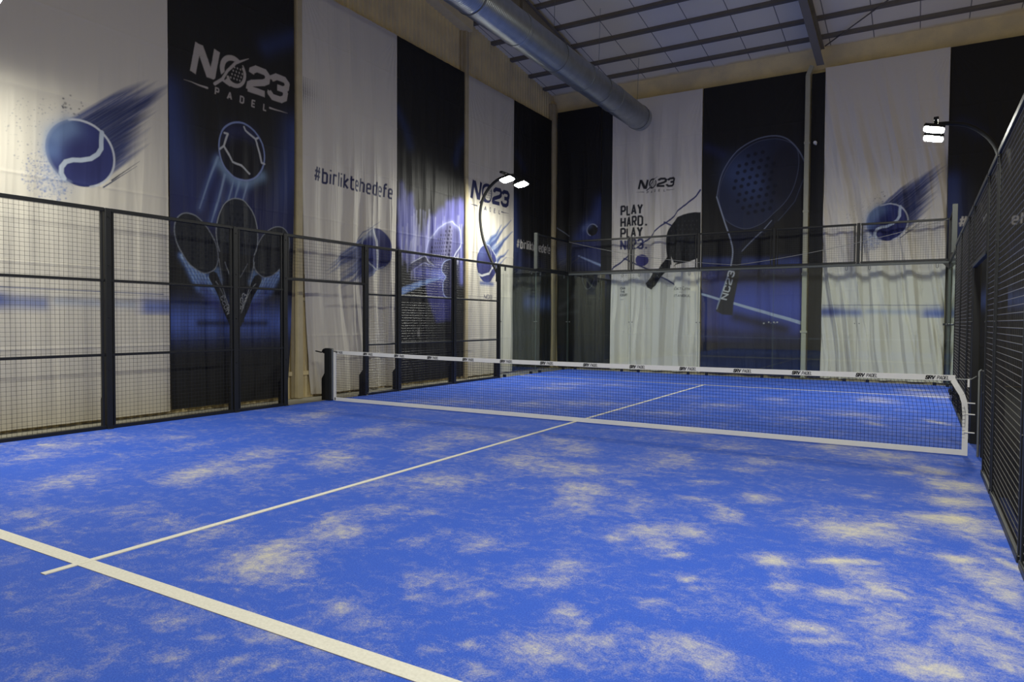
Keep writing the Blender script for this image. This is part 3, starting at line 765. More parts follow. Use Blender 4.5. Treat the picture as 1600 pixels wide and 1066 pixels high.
def art_trophy(A):
    # blue beams
    for sg, x0 in ((1, -2.62), (-1, -.12)):
        A.glow([(x0 - sg * .05, 5.0), (x0 + sg * .1, 4.2), (x0 + sg * .35, 3.2)], .30, (44, 66, 132), .9)
    A.glow([(-2.4, 3.3), (-.4, 3.3)], .45, (36, 42, 98), .85); A.glow([(-2.0, 3.8), (-1.3, 3.6)], .4, (36, 46, 104), .8)
    A.glow([(-.10, 6.75), (-.75, 6.35)], .16, (40, 62, 124), .55); A.glow([(-2.3, 7.4), (-2.0, 7.0)], .15, (36, 46, 90), .5)
    logo(A, -2.25, 5.46, 1.95, (182, 174, 168), BLACK)
    # glowing ball and its trail
    for (p, q, w) in (((-1.75, 4.19), (-2.08, 3.3), .05), ((-1.6, 3.93), (-1.85, 3.1), .06), ((-1.41, 3.89), (-1.58, 3.35), .045), ((-1.31, 3.86), (-1.43, 3.42), .04), ((-1.14, 3.87), (-1.27, 3.5), .055)):
        A.glow([p, q], .07, (70, 96, 170), .55); A.line([p, q], [w * .8, .012], (140, 170, 210), .75, .03)
    A.glow([(-1.7, 4.1), (-1.45, 3.9), (-1.2, 3.85), (-.85, 4.05)], .10, (120, 158, 200), .75)
    A.disc((-1.26, 4.39), .47, .49, (32, 34, 52)); A.glow([(-1.5, 4.65), (-1.1, 4.7)], .16, (50, 58, 112), .6); A.disc((-1.22, 4.32), .33, .33, (32, 32, 38), .9, .25)
    A.ring((-1.26, 4.39), .47, .49, .03, (128, 150, 208), .95)
    for st in ([(-1.61, 4.63), (-1.55, 4.63), (-1.62, 4.41), (-1.71, 4.34)], [(-1.62, 4.41), (-1.45, 4.18), (-1.29, 4.15), (-1.1, 4.04)], [(-1.23, 4.82), (-1.2, 4.77), (-.98, 4.67), (-.93, 4.7)], [(-.98, 4.67), (-.89, 4.43), (-.85, 4.28), (-.79, 4.27)]):
        A.line(st, .034, (196, 200, 204), .95)
    # floor glow
    A.glow([(-2.55, 1.45), (-.25, 1.45)], .27, (58, 92, 190), .95); A.glow([(-2.1, 1.42), (-.7, 1.42)], .06, (26, 34, 70), .85)
    A.glow([(-.18, 1.9), (-.18, .3)], .06, (40, 52, 92), .5)
    # flames under the two outer rackets
    for sg in (1, -1):
        def X(x): return -1.36 + sg * (x + 1.36)
        for k in range(7):
            f = k / 6; a = (X(-2.42 + .62 * f), 2.50 - .38 * f)
            A.glow([a, (X(-2.1 + .55 * f), 1.98 - .25 * f)], .05, (84, 128, 206), .75); A.line([a, (X(-2.12 + .5 * f), 2.02 - .2 * f)], [.03, .004], (176, 206, 232), .6, .03)
        A.glow([(X(-2.0), 2.0), (X(-1.7), 1.7)], .12, (52, 62, 140), .8); A.glow([(X(-1.75), 2.3), (X(-1.68), 2.15)], .06, (100, 140, 200), .7)
    # outer rackets, then the middle one
    for sg in (1, -1):
        def X(x): return -1.36 + sg * (x + 1.36)
        an = math.radians(33) * sg
        racket(A, (X(-2.13), 2.72), an, .33, .52, (36, 40, 50), (130, 138, 152), (5, .1))
        A.line([(X(-1.82), 2.2), (X(-1.40), 1.42)], [.16, .17], (34, 36, 42)); A.line([(X(-1.78), 2.12), (X(-1.62), 1.92), (X(-1.5), 1.64)], .014, (150, 156, 164), .8)
    racket(A, (-1.34, 2.95), 0, .43, .62, (38, 44, 58), (150, 158, 170), (6, .1))
    A.poly([(-1.72, 2.62), (-.97, 2.62), (-1.24, 1.9), (-1.18, 1.44), (-1.51, 1.44), (-1.46, 1.9)], (36, 38, 44))
    A.line([(-1.72, 2.5), (-1.64, 2.07), (-1.45, 1.6)], .014, (150, 156, 164)); A.line([(-.97, 2.5), (-1.06, 2.07), (-1.25, 1.6)], .014, (150, 156, 164)); A.line([(-1.58, 2.46), (-1.46, 2.2)], .016, (140, 146, 156)); A.line([(-1.12, 2.46), (-1.28, 2.22)], .016, (110, 116, 126))
    A.text('NO23', -1.44, 1.62, .10, .012, (170, 174, 180), ang=math.radians(118), width=.32); A.text('NO23', -1.28, 1.62, .10, .012, (170, 174, 180), ang=math.radians(60), width=.32)

def art_hash_ball(A):
    # halftone dots at the upper left
    for i in range(16):
        for j in range(30):
            f = (1 - i / 15) * (1 - abs(j - 20) / 22)
            if f > .05: A.disc((.12 + i * .052, 5.25 + j * .029), .014 * f + .003, .010 * f + .002, (96, 94, 100), min(1, f * 1.2))
    A.text('#birliktehedefe', .36, 4.19, .28, .045, NAVY, slant=.06, gap=.28, width=2.29)
    c = (2.2, 3.04); ang = math.radians(211)
    A.streak(c, ang, .42, [1.35, 1.6, 1.2, 1.5, 1.3, .9], (52, 88, 168), .9, 61, soft=.4); A.streak(c, ang, .34, [.9, 1.2, .9, 1.2, .8], (36, 50, 118), .85, 62, soft=.3)
    A.line([(2.35, 3.66), (1.8, 3.36), (1.4, 2.95)], [.004, .03, .004], (70, 92, 150), .7)
    A.disc(c, .44, .44, (48, 58, 136)); A.glow([(1.85, 3.25), (2.05, 3.4)], .10, (176, 186, 208), .8)
    A.disc((1.95, 2.98), .20, .30, (44, 56, 136), .9, .05); A.disc((2.42, 3.0), .2, .36, (36, 38, 96), .7, .15)
    A.line([(2.08, 3.44), (2.2, 3.2), (2.24, 2.9), (2.24, 2.62)], [.05, .07, .07, .06], (206, 212, 224))
    A.ring(c, .44, .44, .035, (190, 202, 222), .8, a0=150, a1=300); A.ring(c, .445, .445, .02, (44, 56, 130), .7, a0=-80, a1=80)
    A.disc((1.55, 1.78), .14, .035, (170, 166, 162), .6, .05)

def art_flame_racket(A):
    A.glow([(2.84, 6.2), (3.15, 5.85), (3.3, 5.5)], .14, (36, 52, 96), .75); A.glow([(5.48, 6.2), (5.25, 5.9), (5.1, 5.5)], .14, (36, 52, 96), .75)
    rs = np.random.RandomState(5)
    # violet flames
    for i in range(46):
        x = 2.92 + .62 * rs.rand(); y = 3.0 + 1.0 * rs.rand() - .5 * (x - 2.92); h = .25 + .45 * rs.rand()
        A.glow([(x, y), (x - .06 + .12 * rs.rand(), y + h)], .05 + .05 * rs.rand(), (92, 98, 196), .5)
    for i in range(60):
        f = rs.rand(); x = 3.6 + 1.85 * f; y = 3.0 + 1.0 * min(1, f * 1.3); h = .2 + .4 * rs.rand()
        A.glow([(x, y), (x + .05, y + h)], .06 + .05 * rs.rand(), (96, 98, 200), .45)
    A.glow([(5.35, 3.8), (5.38, 2.5)], .10, (96, 104, 205), .8)
    for i in range(30):
        x = 3.0 + 2.4 * rs.rand(); A.glow([(x, 2.9 + rs.rand() * .4), (x + .05, 3.3 + rs.rand() * .9)], .028, (196, 200, 240), .4); x = 3.0 + 2.3 * rs.rand(); A.glow([(x, 2.4 + rs.rand() * .5), (x, 3.1 + rs.rand())], .03, (168, 172, 232), .35)
    A.poly([(3.78, 2.5), (4.0, 2.0), (4.32, 1.45), (4.84, 1.5), (4.95, 2.52)], (56, 58, 140), .85, .12)
    # racket head
    body = [(3.85, 3.05), (4.09, 3.44), (4.42, 3.74), (4.83, 3.94), (5.06, 3.96), (5.31, 3.78), (5.37, 3.5), (5.25, 3.2), (4.95, 2.9), (4.3, 2.8)]
    A.poly(body, (84, 86, 160), .9, .05); A.glow([(4.9, 3.8), (4.75, 3.1)], .14, (150, 150, 196), .6)
    for i in range(11):
        for j in range(9):
            x = 4.1 + i * .1 + j * .02; y = 2.95 + j * .1 + i * .012
            if y < 3.1 + (x - 3.85) * .75 and x < 4.95: A.disc((x, y), .026, .032, (40, 40, 88), .85)
    A.line(smooth(body[:7] + [(5.19, 3.24), (5.07, 3.05)]), .035, (196, 204, 244), .95); A.glow(body[:7], .06, (150, 158, 236), .6)
    A.poly([(3.3, 2.62), (3.36, 2.84), (3.85, 3.02), (4.25, 2.86), (4.3, 2.78), (3.85, 2.86), (3.5, 2.7)], (58, 58, 84), .9, .03)
    A.line([(3.36, 2.82), (3.85, 3.02), (4.21, 2.82)], .03, (182, 188, 226), .9); A.line([(3.46, 2.67), (3.83, 2.86), (4.32, 2.79)], .025, (150, 158, 226), .8)
    A.glow([(3.6, 2.6), (4.6, 2.7)], .16, (84, 92, 200), .75)
    A.line([(3.02, 2.15), (3.72, 2.36), (4.54, 2.55)], [.16, .12, .05], (110, 150, 222), .9, .05); A.glow([(4.2, 2.6), (4.7, 2.6)], .12, (104, 120, 226), .8)
    drop = [(4.89, 3.04), (4.63, 2.91), (4.57, 2.71), (4.74, 2.58), (4.63, 2.44), (4.6, 2.23), (4.75, 2.07), (4.91, 2.05), (5.0, 2.5)]
    A.poly(smooth(drop, True), (54, 56, 92), .95, .03); A.line(smooth(drop[:8]), .028, (150, 170, 238), .95)
    A.disc((3.6, 1.2), .04, .09, (130, 128, 126), .8, .04)

def art_logo_ball(A):
    logo(A, 5.78, 4.70, 1.90, NAVY, WHITE)
    for pts, w in (([(6.4, 3.35), (6.8, 3.72), (7.05, 3.88), (7.31, 4.18)], [.34, .18, .09, .01]), ([(6.6, 3.4), (7.0, 3.70), (7.35, 4.02), (7.85, 4.38)], [.34, .20, .07, .004]),
                   ([(6.85, 3.3), (7.25, 3.58), (7.5, 3.78), (7.92, 4.06)], [.34, .20, .10, .01]), ([(7.0, 3.1), (7.3, 3.28), (7.5, 3.34), (7.70, 3.52)], [.2, .10, .06, .01]), ([(6.98, 2.95), (7.3, 3.1), (7.6, 3.3)], [.12, .04, .005])):
        A.line(pts, w, (92, 126, 190), .75, .05); A.line([(p[0] + .03, p[1] + .0) for p in pts], [q * .45 for q in w], (44, 72, 150), .85, .04)
    c = (6.6, 3.04); A.disc(c, .5, .51, (54, 62, 136)); A.disc((6.65, 2.95), .36, .36, (46, 48, 112), .7, .25); A.glow([(6.35, 3.3)], .16, (86, 104, 170), .6)
    A.line([(6.16, 2.74), (6.37, 2.70), (6.7, 2.78), (6.94, 2.95), (7.06, 3.1)], .06, (206, 210, 220)); A.line([(6.66, 3.53), (6.84, 3.4), (6.90, 3.15), (6.86, 2.9)], .05, (150, 160, 196), .8)
    A.ring(c, .5, .51, .025, (190, 200, 222), .8, a0=-10, a1=150)
    A.glow([(6.3, 2.50), (6.95, 2.50)], .06, (60, 92, 176), .85)
    A.text('NO23', 6.5, 2.09, .10, .02, (70, 74, 110), width=.4)

def art_hash_dark(x0, txt_y=3.64):
    def f(A):
        A.glow([(x0 + .02, 4.9), (x0 + .1, 4.0), (x0 + .3, 3.2)], .25, (44, 66, 132), .75); A.glow([(x0 + .6, 6.0), (x0 + .2, 6.3)], .15, (36, 46, 90), .4)
        A.glow([(x0 + .3, 3.3), (x0 + 1.8, 3.2)], .2, (36, 42, 80), .6)
        A.text('#birliktehedefe', x0 + .20, txt_y, .245, .042, (196, 194, 192), slant=.08, gap=.28, width=2.1)
        A.glow([(x0 + .8, 2.05), (x0 + 2.2, 2.05)], .22, (62, 88, 158), .75)
        A.glow([(x0 + .4, 1.2), (x0 + 1.2, 1.3)], .3, (40, 40, 52), .5)
    return f

def art_dark_ball(A):
    A.glow([(-4.2, 5.15), (-4.35, 4.7), (-4.9, 4.1)], .24, (44, 62, 128), .8); A.glow([(-4.5, 4.2), (-4.4, 3.4)], .35, (40, 52, 116), .8)
    A.glow([(-5.5, 3.6), (-4.3, 3.4)], .3, (40, 54, 112), .8)
    A.disc((-4.49, 4.34), .18, .18, (32, 32, 36)); A.ring((-4.49, 4.34), .18, .18, .022, (170, 182, 210), .8, .03, a0=30, a1=250); A.glow([(-4.6, 4.5), (-4.75, 4.4)], .1, (90, 110, 170), .6)
    A.line([(-5.73, 4.49), (-5.28, 4.19)], .03, (110, 116, 140), .8); A.line([(-4.95, 3.55), (-4.2, 3.23)], [.02, .06], (150, 176, 226), .9, .05)
    for dx in (0, .22, .44): A.line([(-5.66 + dx, 3.30), (-5.3 + dx, 3.55)], .03, (70, 74, 92), .7)
    A.poly([(-4.98, 2.95), (-4.72, 2.4), (-4.5, 2.5), (-4.38, 2.95)], (30, 31, 34), 1, .03); A.ring((-4.62, 2.9), .2, .4, .02, (84, 88, 96), .7, a0=180, a1=340)
    A.glow([(-5.6, 1.9), (-5.1, 2.3)], .07, (70, 72, 76), .5); A.glow([(-5.6, 1.7), (-5.0, 1.8)], .05, (70, 72, 76), .5)

def art_play(A):
    logo(A, -3.0, 5.46, 1.08, (44, 45, 50), WHITE, h=.27)
    for i in range(7):
        for j in range(9): A.disc((-.92 + i * .065 if i < 6 else -.53, 5.08 + j * .10), .009, .009, (150, 146, 142), .8)
    for i, (tx, y) in enumerate((('PLAY', 4.71), ('HARD.', 4.36), ('PLAY', 4.03), ('NO23.', 3.67))):
        A.text(tx, -3.54, y + .02, .265, .058, (40, 42, 52) if i < 3 else (56, 62, 118), gap=.36, xs=.74)
    bl = (54, 60, 116)
    A.line([(-1.13, 5.27), (-1.25, 5.12), (-2.6, 4.04), (-3.0, 3.7)], [.05, .045, .04, .04], bl); A.line([(-2.17, 4.42), (-2.0, 4.33)], .045, bl)
    A.line([(-3.80, 3.09), (-3.28, 3.51)], .045, bl); A.line([(-3.44, 3.41), (-2.70, 3.06), (-2.22, 2.80), (-1.87, 2.58)], .045, bl)
    A.disc((-2.86, 3.33), .175, .175, (62, 62, 140))
    A.glow([(-2.3, 2.75), (-2.5, 2.5)], .10, (150, 148, 146), .6)
    A.poly(smooth([(-1.12, 4.64), (-1.34, 4.65), (-1.62, 4.59), (-1.9, 4.44), (-2.07, 4.2), (-2.13, 3.95), (-2.12, 3.6), (-2.05, 3.2)]) + [(-1.9, 3.12), (-1.5, 3.22), (-1.12, 3.36)], (40, 42, 46))
    A.poly([(-2.13, 3.7), (-1.98, 3.4), (-2.02, 3.08), (-2.18, 2.9), (-2.40, 2.55), (-2.56, 2.44), (-2.72, 2.52), (-2.76, 2.64), (-2.53, 2.9), (-2.3, 3.06), (-2.1, 3.4)], (38, 39, 43))
    A.poly([(-2.0, 3.42), (-1.92, 3.24), (-1.75, 3.2), (-1.98, 3.12)], WHITE)
    for i in range(10):
        for j in range(9):
            x = -2.0 + i * .11 + (j % 2) * .05; y = 3.45 + j * .12
            if x < -1.2 and y < 4.25 + (x + 2.0) * .4: A.disc((x, y), .02, .024, (62, 64, 68), .8)
    rs = np.random.RandomState(9)
    for i in range(26): A.disc((-2.55 + .5 * rs.rand(), 2.75 + .4 * rs.rand()), .012, .012, (170, 170, 170), .4)
    for i, tx in enumerate(('OWN', 'THE', 'COURT')): A.text(tx, -3.56, 2.47 - .10 * i, .06, .016, (70, 74, 76), gap=.25)
    A.text('GOKTURK', -1.88, 2.42, .06, .013, (90, 92, 94), width=.47); A.text('ISTANBUL', -1.88, 2.22, .06, .013, (90, 92, 94), width=.47)
    for dx in (.09, .29): A.disc((-1.88 + dx, 2.51), .008, .008, (90, 92, 94)); A.disc((-1.865 + dx, 2.51), .008, .008, (90, 92, 94))
    A.line([(-1.68, 2.35), (-1.61, 2.35)], .01, (90, 92, 94)); A.line([(-3.56, 2.16), (-3.48, 2.16)], .012, (110, 112, 114))
    for i in range(6):
        for j in range(3): A.disc((-3.55 + i * .09, 2.75 + j * .07), .012, .012, (120, 122, 122), .8)

def art_big_racket(A):
    A.glow([(-.95, 6.45), (-.5, 6.2)], .14, (40, 46, 92), .6)
    # court at the bottom of the picture
    sl = A.all(); q = np.clip((3.35 - A.T) / .5, 0, 1) * np.clip((A.T + .3) / 1.6, .35, 1)
    n = np.interp(A.S * 3, np.arange(-4, 8), RNG.rand(12)); A.blend(sl, (38, 56, 150), q * (.55 + .35 * n))
    A.glow([(-1.0, 3.25), (1.7, 3.1)], .10, (64, 84, 150), .5); A.glow([(.1, 2.0), (1.4, 1.9)], .5, (52, 76, 184), .8); A.glow([(-.8, 1.3), (.0, 1.2)], .35, (46, 60, 156), .6)
    A.glow([(-.3, 2.80), (1.6, 2.72)], .20, (28, 30, 48), .85); A.glow([(-1.0, 1.2), (1.6, 1.0)], .2, (28, 32, 56), .7)
    A.line([(-1.06, 2.29), (1.62, 1.48)], [.06, .09], (168, 184, 210), .95)
    A.glow([(-.1, 1.64), (1.2, 1.3)], .16, (26, 28, 48), .85)
    for x, y in ((.66, 1.46), (.80, 1.49), (.94, 1.49), (1.02, 1.49)): A.disc((x, y), .02, .02, (200, 200, 190), .9)
    sl = A.sl(-2, 2, 0, 1.12); A.blend(sl, (30, 34, 58), np.clip((1.12 - A.T[sl]) / .25, 0, .95))
    outer = [(-.66, 5.03), (-.5, 5.72), (-.11, 6.26), (.42, 6.52), (.86, 6.55), (1.2, 6.42), (1.47, 6.11), (1.64, 5.77), (1.64, 5.3), (1.43, 4.74), (1.0, 4.25), (.55, 3.85), (.07, 3.47), (.02, 3.06), (-.16, 2.02), (-.18, 1.68), (-.45, 1.70), (-.62, 1.80), (-.60, 1.88), (-.24, 3.07), (-.2, 3.45), (-.26, 3.8), (-.44, 4.34)]
    head = smooth(outer[:13]); A.poly(head + outer[13:20] + smooth(outer[20:] + [outer[0]]), (38, 41, 54), 1, .03)
    inner = [(1.44, 6.15), (1.49, 5.62), (1.29, 4.93), (.79, 4.37), (.28, 4.09), (-.15, 4.18), (-.48, 4.49), (-.6, 5.1), (-.42, 5.72), (-.06, 6.18), (.42, 6.44), (.86, 6.47), (1.2, 6.36)]
    inner = smooth(inner, True); A.poly(inner, (42, 50, 78), 1, .03); A.glow([(-.1, 5.7), (.3, 5.3)], .42, (62, 84, 134), .75); A.disc((1.15, 5.5), .5, .9, (36, 36, 46), .75, .35)
    for i in range(-5, 6):
        for j in range(-5, 6):
            x = .2 + i * .19 - j * .05 + .09 * (j % 2); y = 5.3 + j * .19 + i * .03
            if (x - .42) ** 2 / .62 ** 2 + (y - 5.3) ** 2 / .9 ** 2 < 1 and x < .95: A.disc((x, y), .052, .052, (28, 31, 46), .85, .03)
    A.line(inner + [inner[0]], .018, (84, 92, 120), .8)
    A.line(smooth(outer[:8]), .03, (112, 122, 148), .9); A.line(smooth([outer[0], outer[-1], outer[-2], (-.2, 3.45), (-.24, 3.07)]) + [(-.60, 1.86)], .035, (150, 162, 186), .9)
    A.line([(.83, 4.26), (.42, 3.84), (.05, 3.47)], .03, (126, 136, 160), .8); A.poly([(-.18, 3.9), (.2, 3.95), (.0, 3.55), (-.12, 3.55)], (30, 34, 58), .9, .03)
    A.line([(1.62, 5.3), (1.41, 4.74), (1.0, 4.25)], .02, (70, 78, 104), .8)
    A.text('NC23', -.34, 2.12, .15, .035, (196, 198, 202), ang=math.radians(76), width=.80)

banners = 'printed cloth banners hung along the hall walls'
cloth('hanging_banner', 'white banner with blue ball streaking up right, leftmost beside the near fence', 'L', -5.36, -2.62, T0, TL, WHITE, art_ball_left, (.012, .0, .5), .0105, seed=1, group=banners)
cloth('hanging_banner', 'black banner with pale number logo, glowing football and three crossed rackets', 'L', -2.61, -0.10, T0 + .02, TL, BLACK, art_trophy, (.012, .02, .7), .0105, (0, .20), seed=2, group=banners)
cloth('hanging_banner', 'white banner with navy hashtag slogan above a blue ball streaking down left', 'L', 0.08, 2.83, T0, TL, WHITE, art_hash_ball, (.018, .01, 1.3), .0115, (.26, 0), seed=3, group=banners)
cloth('hanging_banner', 'black banner with violet flames around a glowing racket', 'L', 2.84, 5.48, T0 + .02, TL, BLACK, art_flame_racket, (.016, .01, 1.1), .0115, seed=4, group=banners)
cloth('hanging_banner', 'white banner with navy number logo above a flaming blue ball', 'L', 5.66, 7.99, T0, TL, WHITE, art_logo_ball, (.014, .0, .8), .0115, seed=5, group=banners)
cloth('hanging_banner', 'black banner with white hashtag slogan, on the left wall beside the corner column', 'L', 8.0, 10.36, T0, TL, BLACK, art_hash_dark(8.0), (.012, .0, .8), .0125, seed=6, group=banners)
cloth('hanging_banner', 'black banner with small dark ball in a blue beam, first on the back wall', 'B', -5.72, -4.20, T0, TB, BLACK, art_dark_ball, (.014, .02, 1.0), .0135, seed=7, group=banners)
cloth('hanging_banner', 'white banner with bold four-line slogan and black racket striking a ball', 'B', -3.82, -1.09, T0, TB, WHITE, art_play, (.026, .0, 1.9), .0135, seed=8, group=banners)
cloth('hanging_banner', 'dark banner with huge navy racket standing on a blue court', 'B', -1.07, 1.72, T0, TB, BLACK, art_big_racket, (.014, .01, 1.2), .0135, seed=9, group=banners)
cloth('hanging_banner', 'white banner with blue ball streaking up right, on the back wall by the right corner', 'B', 2.12, 4.87, T0, TB, WHITE, art_ball_back, (.036, .16, 1.9), .0135, seed=10, group=banners)
cloth('hanging_banner', 'black banner with pale hashtag seen behind the right fence', 'B', 4.88, 7.6, T0, TB, BLACK, art_hash_dark(4.92, 3.82), (.016, .05, 1.2), .0135, seed=11, group=banners)
cloth('column_drape', 'narrow black drape between the dark ball banner and the white slogan banner', 'B', -4.19, -3.84, T0, TB, (42, 44, 46), None, (.010, .0, .5), .03, seed=12, cat='drape')
cloth('column_drape', 'narrow black drape with a white sensor beside the pale downpipe', 'B', 1.79, 2.11, T0, 8.05, (36, 37, 40), None, (.008, .0, .5), .03, seed=13, cat='drape')

# pale downpipe on the back wall
t = thing('wall_downpipe', (1.70, 10.52, 0), 'pale square downpipe on the back wall beside the big racket banner', 'pipe')
MB().rbox(1.645, 1.765, 10.46, 10.555, 0.06, 8.0, .015).build('pipe', M['cream_steel'], t)
for z in (2.75, 4.4, 6.2): MB().rbox(1.635, 1.775, 10.455, 10.57, z, z + .06, .006).build('pipe_joint', M['cream_steel'], t)
MB().bar((1.70, 10.5, 7.98), (1.80, 10.5, 8.22), .11, .10).build('elbow', M['cream_steel'], t)
MB().tube([(1.70, 10.5, .06), (1.705, 10.46, .0)], [.05, .07], 12).build('shoe', M['cream_steel'], t)
MB().rbox(1.62, 1.79, 10.45, 10.57, 1.21, 1.27, .006).build('bracket', M['cream_steel'], t)
t = thing('wall_sensor', (1.90, 10.52, 6.2), 'tiny white round sensor high on the narrow black drape', 'sensor')
MB().tube([(1.90, 10.56, 6.22), (1.90, 10.50, 6.22)], [.05, .04], 14).build('housing', M['plastic_white'], t)
MB().tube([(1.93, 10.50, 6.19), (1.93, 10.47, 6.15)], .016, 8).build('bracket', M['plastic_white'], t)

# ------------------------------------------------------------------ fences
XL, XR, H3 = -5.05, 4.95, 2.965
def mesh_panel(axis, c, a0, a1, z0, z1, rails, label, group, pitch=.0545, wire=.0017, right=False):
    """framed weldmesh panel; axis 'y': stands on x = c, 'x': stands on y = c"""
    base = (c, (a0 + a1) / 2, z0) if axis == 'y' else ((a0 + a1) / 2, c, z0)
    t = thing('mesh_fence_panel', base, label, 'fence panel', group)
    def P(a, z, d=0.0): return (c + d, a, z) if axis == 'y' else (a, c + d, z)
    g = .045
    na = int((a1 - a0 - 2 * g) / pitch); nz = int((z1 - z0) / pitch)
    aa = a0 + g + (np.arange(na) + .7) * (a1 - a0 - 2 * g) / na; zz = z0 + (np.arange(1, nz)) * (z1 - z0) / nz
    mb = MB()
    wires(mb, [P(a, z0) for a in aa], [P(a, z1) for a in aa], wire)
    wires(mb, [P(a0 + g, z, .004) for z in zz], [P(a1 - g, z, .004) for z in zz], wire)
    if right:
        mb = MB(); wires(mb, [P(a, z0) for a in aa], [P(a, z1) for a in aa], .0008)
        wires(mb, [P(a0 + g, z, -.004) for z in zz], [P(a1 - g, z, -.004) for z in zz], .0030)  # horizontals thickened so they stand out as if lit from above
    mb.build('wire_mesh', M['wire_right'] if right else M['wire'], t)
    fr = MB()
    def hb(z, w, h):
        if axis == 'y': fr.rbox(c - w / 2, c + w / 2, a0, a1, z - h / 2, z + h / 2, .005)
        else: fr.rbox(a0, a1, c - w / 2, c + w / 2, z - h / 2, z + h / 2, .005)
    def vb(a, w):
        if axis == 'y': fr.rbox(c - .018, c + .018, a - w / 2, a + w / 2, z0, z1, .005)
        else: fr.rbox(a - w / 2, a + w / 2, c - .018, c + .018, z0, z1, .005)
    hb(z1 - .022, .05, .05); hb(z0 + .024, .05, .048)
    vb(a0 + g - .012, .03); vb(a1 - g + .012, .03)
    fr.build('frame', M['black_metal'], t)
    for z in rails:
        fr = MB(); hb(z, .035, .036); fr.build('mid_rail', M['black_metal'], t)
    return t

def fence_post(side, y, label, group, h=H3, foot=True):
    x = XL if side < 0 else XR + .0
    t = thing('fence_post', (x, y, 0), label, 'post', group)
    MB().rbox(x - .04, x + .04, y - .04, y + .04, 0, h, .008).build('post', M['black_metal'], t)
    if foot:
        o = side
        MB().prism([(x + o * .04, y - .035, 0), (x + o * .13, y - .035, 0), (x + o * .13, y - .035, .40), (x + o * .04, y - .035, .50)], (0, .07, 0)).build('gusset', M['black_metal'], t)
        MB().rbox(x + (-.06 if o < 0 else .0) - .10 * (o < 0), x + .16 if o > 0 else x + .06, y - .038, y + .038, -.018, .012, .004).build('base_plate', M['black_metal'], t)
        for zz in (.8, 1.5, 2.2, 2.85):
            MB().tube([(x - o * .04, y, zz), (x - o * .05, y, zz)], .010, 8).build('bolt', M['black_metal'], t)
    return t

GL_ = 'mesh panels of the left fence'; GR_ = 'mesh panels of the right fence'
GPL = 'posts of the left fence'; GPR = 'posts of the right fence'
for (a, b, z0, rails, lab) in (
    (-6, -4, 0, (1, 2), 'nearest mesh panel of the left fence, cut by the left photo edge'),
    (-4, -2, 0, (1, 2), 'mesh panel of the left fence in front of the glowing football banner edge'),
    (-2, -1, 0, (1, 2), 'narrow mesh panel of the left fence just before the open gate'),
    (-1, 1, 2.17, (), 'mesh panel above the open gate in the left fence'),
    (1, 2, 0, (1, 2), 'narrow mesh panel of the left fence just past the open gate'),
    (2, 4, 0, (1, 2), 'mesh panel of the left fence in front of the violet flame banner'),
    (4, 6, 0, (1, 2), 'mesh panel of the left fence next to the glass')):
    mesh_panel('y', XL, a + .04, b - .04, z0 if z0 else .0, H3, rails, lab, GL_)
for y, lab in ((-6, 'left fence post outside the left photo edge'), (-4, 'nearest visible left fence post in front of the white ball banner'), (-2, 'left fence post in front of the three crossed rackets'), (-1, 'left fence post at the near side of the gate'),
               (1, 'left fence post at the far side of the gate'), (2, 'left fence post between the white hashtag and flame banners'), (4, 'left fence post in front of the glowing racket'), (6, 'left fence post where mesh meets glass, carrying the light arm')):
    fence_post(-1, y, lab, GPL)
for (a, b, z0, rails, lab) in (
    (-6, -4, 0, (), 'nearest mesh panel of the right fence at the photo edge'),
    (-4, -2, 0, (), 'wide mesh panel of the right fence on the near side of its gate'),
    (-2, -1, 0, (), 'narrow mesh panel of the right fence on the near side of its gate'),
    (-1, 1, 2.17, (), 'mesh panel above the open gate in the right fence'),
    (1, 2, 0, (), 'narrow mesh panel of the right fence just past its gate'),
    (2, 4, 0, (), 'mesh panel of the right fence two metres past its gate'),
    (4, 6, 0, (), 'farthest mesh panel of the right fence')):
    mesh_panel('y', XR - .03, a + .04, b - .04, z0 if z0 else .0, H3, rails, lab, GR_, pitch=.052, right=True)
for y, lab in ((-4, 'nearest visible post of the right fence'), (-2, 'right fence post between wide and narrow near panels'), (-1, 'right fence post at the near side of its gate'),
               (1, 'right fence post at the far side of its gate'), (2, 'right fence post just past the narrow far panel'), (4, 'right fence post farther along toward the back wall'), (6, 'right fence post carrying the far right floodlight arm')):
    fence_post(1, y, lab, GPR)

